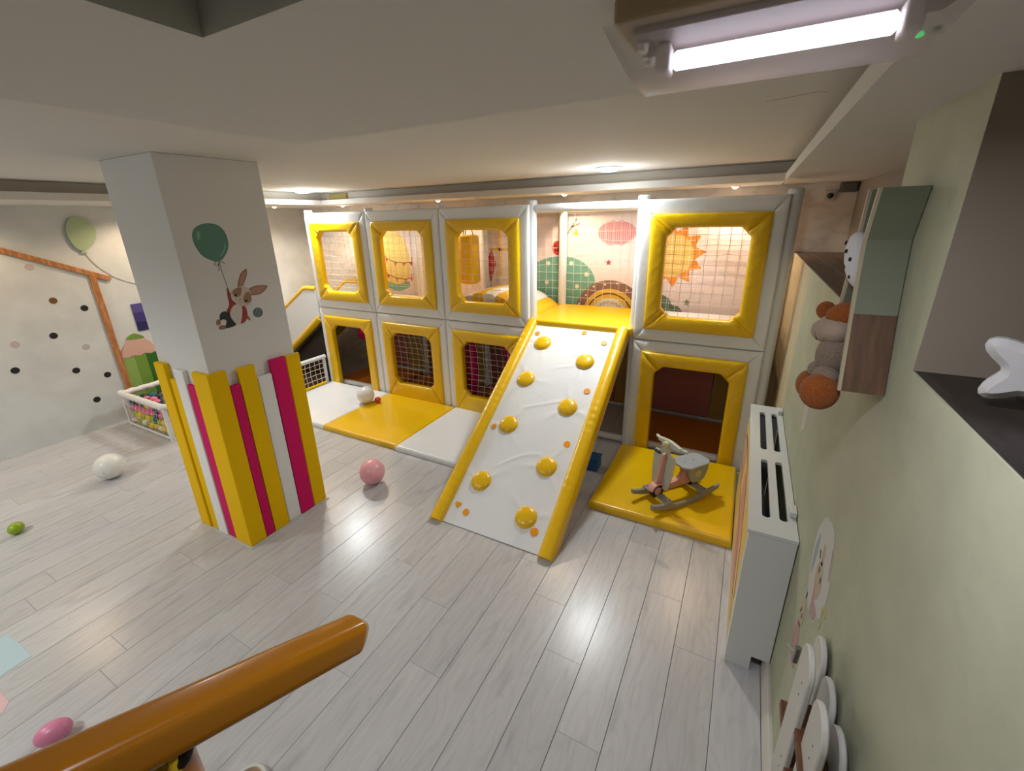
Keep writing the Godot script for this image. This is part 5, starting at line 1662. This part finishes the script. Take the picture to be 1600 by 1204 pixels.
func wall_decals() -> void:
	var xf := Transform3D(Basis(Vector3(0, 0, 1), Vector3.UP, Vector3(-1, 0, 0)), Vector3(RX - 0.0005, 0, 0))
	var t := thing("cloud_sticker", "faded watercolour rabbit sticker in a white oval on the wall above the picket rack", "sticker", Vector3(RX - 0.0005, 0.75, -1.45))
	var e := 0.0003
	flat("oval", [smooth(V2([-1.54, 1.10, -1.50, 1.115, -1.46, 1.13, -1.405, 1.125, -1.37, 1.07, -1.325, 1.0, -1.32, 0.92, -1.34, 0.86, -1.42, 0.79, -1.50, 0.77, -1.55, 0.80, -1.585, 0.87, -1.605, 0.95, -1.59, 1.03]))], mat("sticker white", Color(0.72, 0.72, 0.70), 0.7), xf, 0, e, t)
	flat("shade", [smooth(V2([-1.58, 0.95, -1.56, 1.02, -1.54, 0.98, -1.55, 0.86, -1.57, 0.88])), smooth(V2([-1.46, 0.81, -1.40, 0.83, -1.41, 0.79, -1.46, 0.775]))], mat("sticker blue grey", Color(0.55, 0.60, 0.62), 0.7), xf, 0, e * 2, t)
	flat("rabbit", [smooth(V2([-1.50, 0.93, -1.46, 0.98, -1.42, 0.97, -1.40, 0.92, -1.42, 0.86, -1.47, 0.85])), smooth(V2([-1.47, 0.97, -1.48, 1.03, -1.455, 1.04, -1.445, 0.98]), 3)], mat("sticker sand", Color(0.66, 0.61, 0.52), 0.7), xf, 0, e * 3, t)
	flat("eye", [disc(Vector2(-1.465, 0.945), Vector2(0.008, 0.012), 10), disc(Vector2(-1.425, 0.935), Vector2(0.008, 0.012), 10), ribbon(V2([-1.51, 0.99, -1.49, 0.97]), 0.01)], mat("sticker dark", Color(0.22, 0.20, 0.18), 0.7), xf, 0, e * 4, t)
	flat("blush", [smooth(V2([-1.385, 1.09, -1.36, 1.05, -1.345, 1.0, -1.36, 1.02]), 3), smooth(V2([-1.47, 0.88, -1.44, 0.84, -1.38, 0.84, -1.40, 0.80, -1.46, 0.81]), 3)], mat("sticker pink", Color(0.66, 0.53, 0.51), 0.7), xf, 0, e * 4, t)
	flat("leaf", [disc(Vector2(-1.33, 0.90), Vector2(0.012, 0.02), 8), disc(Vector2(-1.30, 0.92), Vector2(0.012, 0.018), 8), disc(Vector2(-1.32, 0.86), Vector2(0.010, 0.02), 8)], mat("sticker leaf", Color(0.66, 0.66, 0.45), 0.7), xf, 0, e * 2, t)
	t = thing("deer_sticker", "faded sticker of a small spotted animal in a pink dress beside the picket rack", "sticker", Vector3(RX - 0.0005, 0.5, -1.52))
	flat("head", [smooth(V2([-1.57, 0.70, -1.54, 0.76, -1.52, 0.75, -1.50, 0.69, -1.52, 0.64, -1.55, 0.63]))], mats["sticker sand"], xf, 0, e, t)
	flat("spot", [disc(Vector2(-1.555, 0.69), Vector2(0.006, 0.008), 8), disc(Vector2(-1.565, 0.67), Vector2(0.006, 0.008), 8), disc(Vector2(-1.53, 0.68), Vector2(0.006, 0.014), 8), ribbon(V2([-1.535, 0.76, -1.53, 0.79]), 0.012)], mats["sticker dark"], xf, 0, e * 2, t)
	flat("dress", [smooth(V2([-1.57, 0.63, -1.51, 0.63, -1.47, 0.53, -1.48, 0.48, -1.55, 0.48, -1.58, 0.55]), 3)], mats["sticker pink"], xf, 0, e, t)
	t = thing("far_sticker", "pale vertical sticker low under the plush dog's feet", "sticker", Vector3(RX - 0.0005, 1.2, -2.35))
	flat("streak", [smooth(V2([-2.42, 1.30, -2.38, 1.32, -2.32, 1.22, -2.30, 1.10, -2.36, 1.04, -2.40, 1.15]))], mats["sticker white"], xf, 0, e, t)
	flat("streak_line", [ribbon(V2([-2.39, 1.27, -2.36, 1.18, -2.34, 1.08]), 0.01)], mats["sticker pink"], xf, 0, e * 2, t)
	# star ornament in the near niche
	var st := thing("star_ornament", "white rounded star ornament standing on the dark sill of the near niche", "ornament", Vector3(0.435, 1.7215, -0.998))
	var mb := MB.new()
	var c := Vector2(0, 0)
	var poly := PackedVector2Array()
	for k in 60:
		var a := TAU * k / 60
		var r := 0.045 + 0.036 * pow(0.5 + 0.5 * cos((a - 0.12) * 5.0), 1.2)
		poly.append(Vector2(cos(a), sin(a)) * r)
	var bx := Vector3(0.92, 0, 0.40).normalized()
	var sb := Basis(bx, Vector3.UP, bx.cross(Vector3.UP))
	mb.prism(poly, -0.02, 0.02, Transform3D(sb, Vector3(0.442, 1.7215 + 0.0775, -0.985)), 0.012)
	part("body", mb, mat("ornament white", Color(0.66, 0.66, 0.65), 0.4), st)

func handrail() -> void:
	var t := thing("handrail", "glossy orange-brown wooden handrail rising along the stairs in the foreground", "handrail", Vector3(-0.475, 0, -0.10))
	var wood := mat("rail varnish", Color(0.60, 0.375, 0.0), 0.22, {"coat": 0.5, "coat_rough": 0.05, "spec": 0.35})
	var E := Vector3(-0.483, 1.412, -0.351)
	var d := Vector3(-0.0056, -0.4623, -0.8867).normalized()
	var side := d.cross(Vector3.UP).normalized()
	var up := side.cross(d).normalized()
	var nz := FastNoiseLite.new()
	nz.seed = 5
	nz.frequency = 1.0
	var mb := MB.new()
	var L := 1.1
	var f := func(u: float, w: float) -> Vector3:
		var s := 0.0
		var k := 1.0
		var i := int(round(w * 24))
		if i == 0: k = 0.0
		elif i == 1: k = 0.72
		elif i == 2: k = 0.97; s = 0.012
		elif i == 3: s = 0.016
		else: s = 0.016 + L * (i - 3) / 21.0
		var a := TAU * u
		var ca := cos(a)
		var sa := sin(a)
		var q := Vector2(signf(ca) * pow(absf(ca), 0.55), signf(sa) * pow(absf(sa), 0.55)) * Vector2(0.026, 0.027) * k
		q *= 1.0 + 0.02 * nz.get_noise_2d(s * 9.0, sa * 2.0)
		return E - d * s + side * q.x + up * q.y
	mb.grid(f, 40, 24, E - d * 0.4, true)
	part("rail", mb, wood, t)
	mb = MB.new()
	var foot := Vector3(-0.5025, 0.0, -0.100)
	mb.tube([foot, foot + Vector3(0, 1.52, 0)], 0.019, 24)
	part("post", mb, mat("post varnish", Color(0.66, 0.40, 0.14), 0.3, {"coat": 0.6}), t)
	mb = MB.new()
	var cpts := []
	for q in [[-0.470, 1.535, -0.112], [-0.4685, 1.523, -0.1078], [-0.4674, 1.512, -0.104], [-0.4684, 1.5025, -0.0995], [-0.4735, 1.4915, -0.092], [-0.4812, 1.481, -0.084], [-0.492, 1.472, -0.079]]:
		cpts.append(Vector3(q[0], q[1], q[2]))
	mb.tube(cpts, 0.0068, 12)
	part("strap", mb, mat("collar black", Color(0.02, 0.02, 0.022), 0.6), t)
	# the flight of steps the photographer stands on
	var fl := thing("staircase", "short flight of dark wooden steps along the green wall", "stairs", Vector3(-0.05, 0, 0.3))
	for k in 9:
		var mb2 := MB.new()
		mb2.cube(Vector3(-0.43, 0.0, -0.74 + 0.27 * k), Vector3(0.30, 0.17 * (k + 1) - 0.03, -0.47 + 0.27 * k))
		part("riser", mb2, mat("step wood", Color(0.30, 0.22, 0.16), 0.6), fl)
		mb2 = MB.new()
		mb2.rbox(Vector3(-0.44, 0.17 * (k + 1) - 0.03, -0.765 + 0.27 * k), Vector3(0.31, 0.17 * (k + 1), -0.472 + 0.27 * k), 0.006)
		part("tread", mb2, mats["step wood"], fl)
	# yellow ribbon knotted round the post
	var rb := thing("yellow_ribbon", "crumpled yellow ribbon tied under the handrail beside the post", "ribbon", Vector3(-0.485, 1.49, -0.085))
	mb = MB.new()
	for q in [[Vector3(-0.478, 1.506, -0.0875), 0.3, 0.04], [Vector3(-0.487, 1.495, -0.080), 0.8, 0.042], [Vector3(-0.499, 1.497, -0.0745), -0.2, 0.042]]:
		var f3 := func(u: float, w: float) -> Vector3:
			var x: float = (u - 0.5) * q[2]
			var y: float = (w - 0.5) * 0.024
			var z := 0.007 * sin(u * 9.0 + q[1]) + 0.004 * sin(w * 7.0)
			return q[0] + Basis(Vector3(0, 1, 0), q[1]) * (Basis(Vector3(0, 0, 1), 0.5) * Vector3(x, y, z))
		mb.grid(f3, 14, 6, q[0] + Vector3(0.1, 0.0, -0.2))
	part("loop", mb, mat("ribbon yellow", Color(0.80, 0.66, 0.05), 0.6, {"backlight": Color(0.2, 0.16, 0.01)}), rb)

func small_things() -> void:
	# paper squares on the floor
	var mb := MB.new()
	var down := Transform3D(Basis(Vector3.RIGHT, Vector3(0, 0, -1), Vector3.UP), Vector3.ZERO)
	mb.prism(V2([-3.24, 0.10, -2.935, 0.115, -2.945, 0.25, -3.09, 0.25, -3.24, 0.235]), 0.0005, 0.0015, down)
	lone("floor_sticker", mb, mat("sticker pale blue", Color(0.68, 0.78, 0.81), 0.4), Vector3(-3.08, 0.0005, -0.18), "pale blue square sticker on the floor at the left edge", "sticker")
	mb = MB.new()
	mb.prism(V2([-3.0, 0.03, -2.69, 0.03, -2.685, 0.085, -2.725, 0.115, -3.0, 0.11]), 0.0005, 0.0015, down)
	lone("floor_sticker", mb, mat("sticker pale pink", Color(0.84, 0.70, 0.71), 0.4), Vector3(-2.85, 0.0005, -0.07), "pale pink square sticker on the floor at the left edge", "sticker")
	# round toy by the stairs
	var t := thing("round_toy", "small round white-rimmed toy with a tan face on the floor by the stairs", "toy", Vector3(-1.42, 0, -0.45))
	var xf := Transform3D(Basis(Vector3(0, 0, 1), 0.0), Vector3(-1.42, 0.0, -0.435))
	mb = MB.new()
	mb.lathe([Vector2(0.062, 0.0), Vector2(0.070, 0.010), Vector2(0.070, 0.022), Vector2(0.064, 0.030), Vector2(0.054, 0.028), Vector2(0.052, 0.018)], 32, xf)
	part("rim", mb, mat("toy white", Color(0.80, 0.80, 0.77), 0.4), t)
	mb = MB.new()
	mb.lathe([Vector2(0.0525, 0.018), Vector2(0.03, 0.021), Vector2(0.0, 0.022)], 32, xf)
	part("face", mb, mat("toy tan", Color(0.68, 0.52, 0.40), 0.5), t)
	mb = MB.new()
	mb.tube([Vector3(-1.44, 0.0235, -0.455), Vector3(-1.425, 0.0235, -0.462), Vector3(-1.405, 0.0235, -0.458)], 0.002, 6)
	part("smile", mb, mats["ink"], t)
	# small blue box under the ramp and the yellow cable cover in the cove
	t = thing("blue_box", "small blue plastic box on the floor beneath the climbing ramp", "box", Vector3(-0.95, 0.0, -3.22))
	mb = MB.new()
	mb.rbox(Vector3(-1.02, 0.001, -3.29), Vector3(-0.885, 0.10, -3.16), 0.012, Transform3D.IDENTITY, 2)
	part("body", mb, mat("box blue", Color(0.12, 0.35, 0.55), 0.4), t)
	mb = MB.new()
	mb.rbox(Vector3(-1.025, 0.10, -3.295), Vector3(-0.88, 0.115, -3.155), 0.006)
	part("lid", mb, mats["box blue"], t)
	t = thing("cable_cover", "short yellowish cable cover in the cove at the far end of the tray ceiling", "cover", Vector3(-4.65, 2.34, -4.19))
	mb = MB.new()
	mb.rbox(Vector3(-4.80, 2.335, -4.20), Vector3(-4.50, 2.398, -4.165), 0.006)
	part("body", mb, mat("cable cover cream", Color(0.70, 0.62, 0.35), 0.6), t)
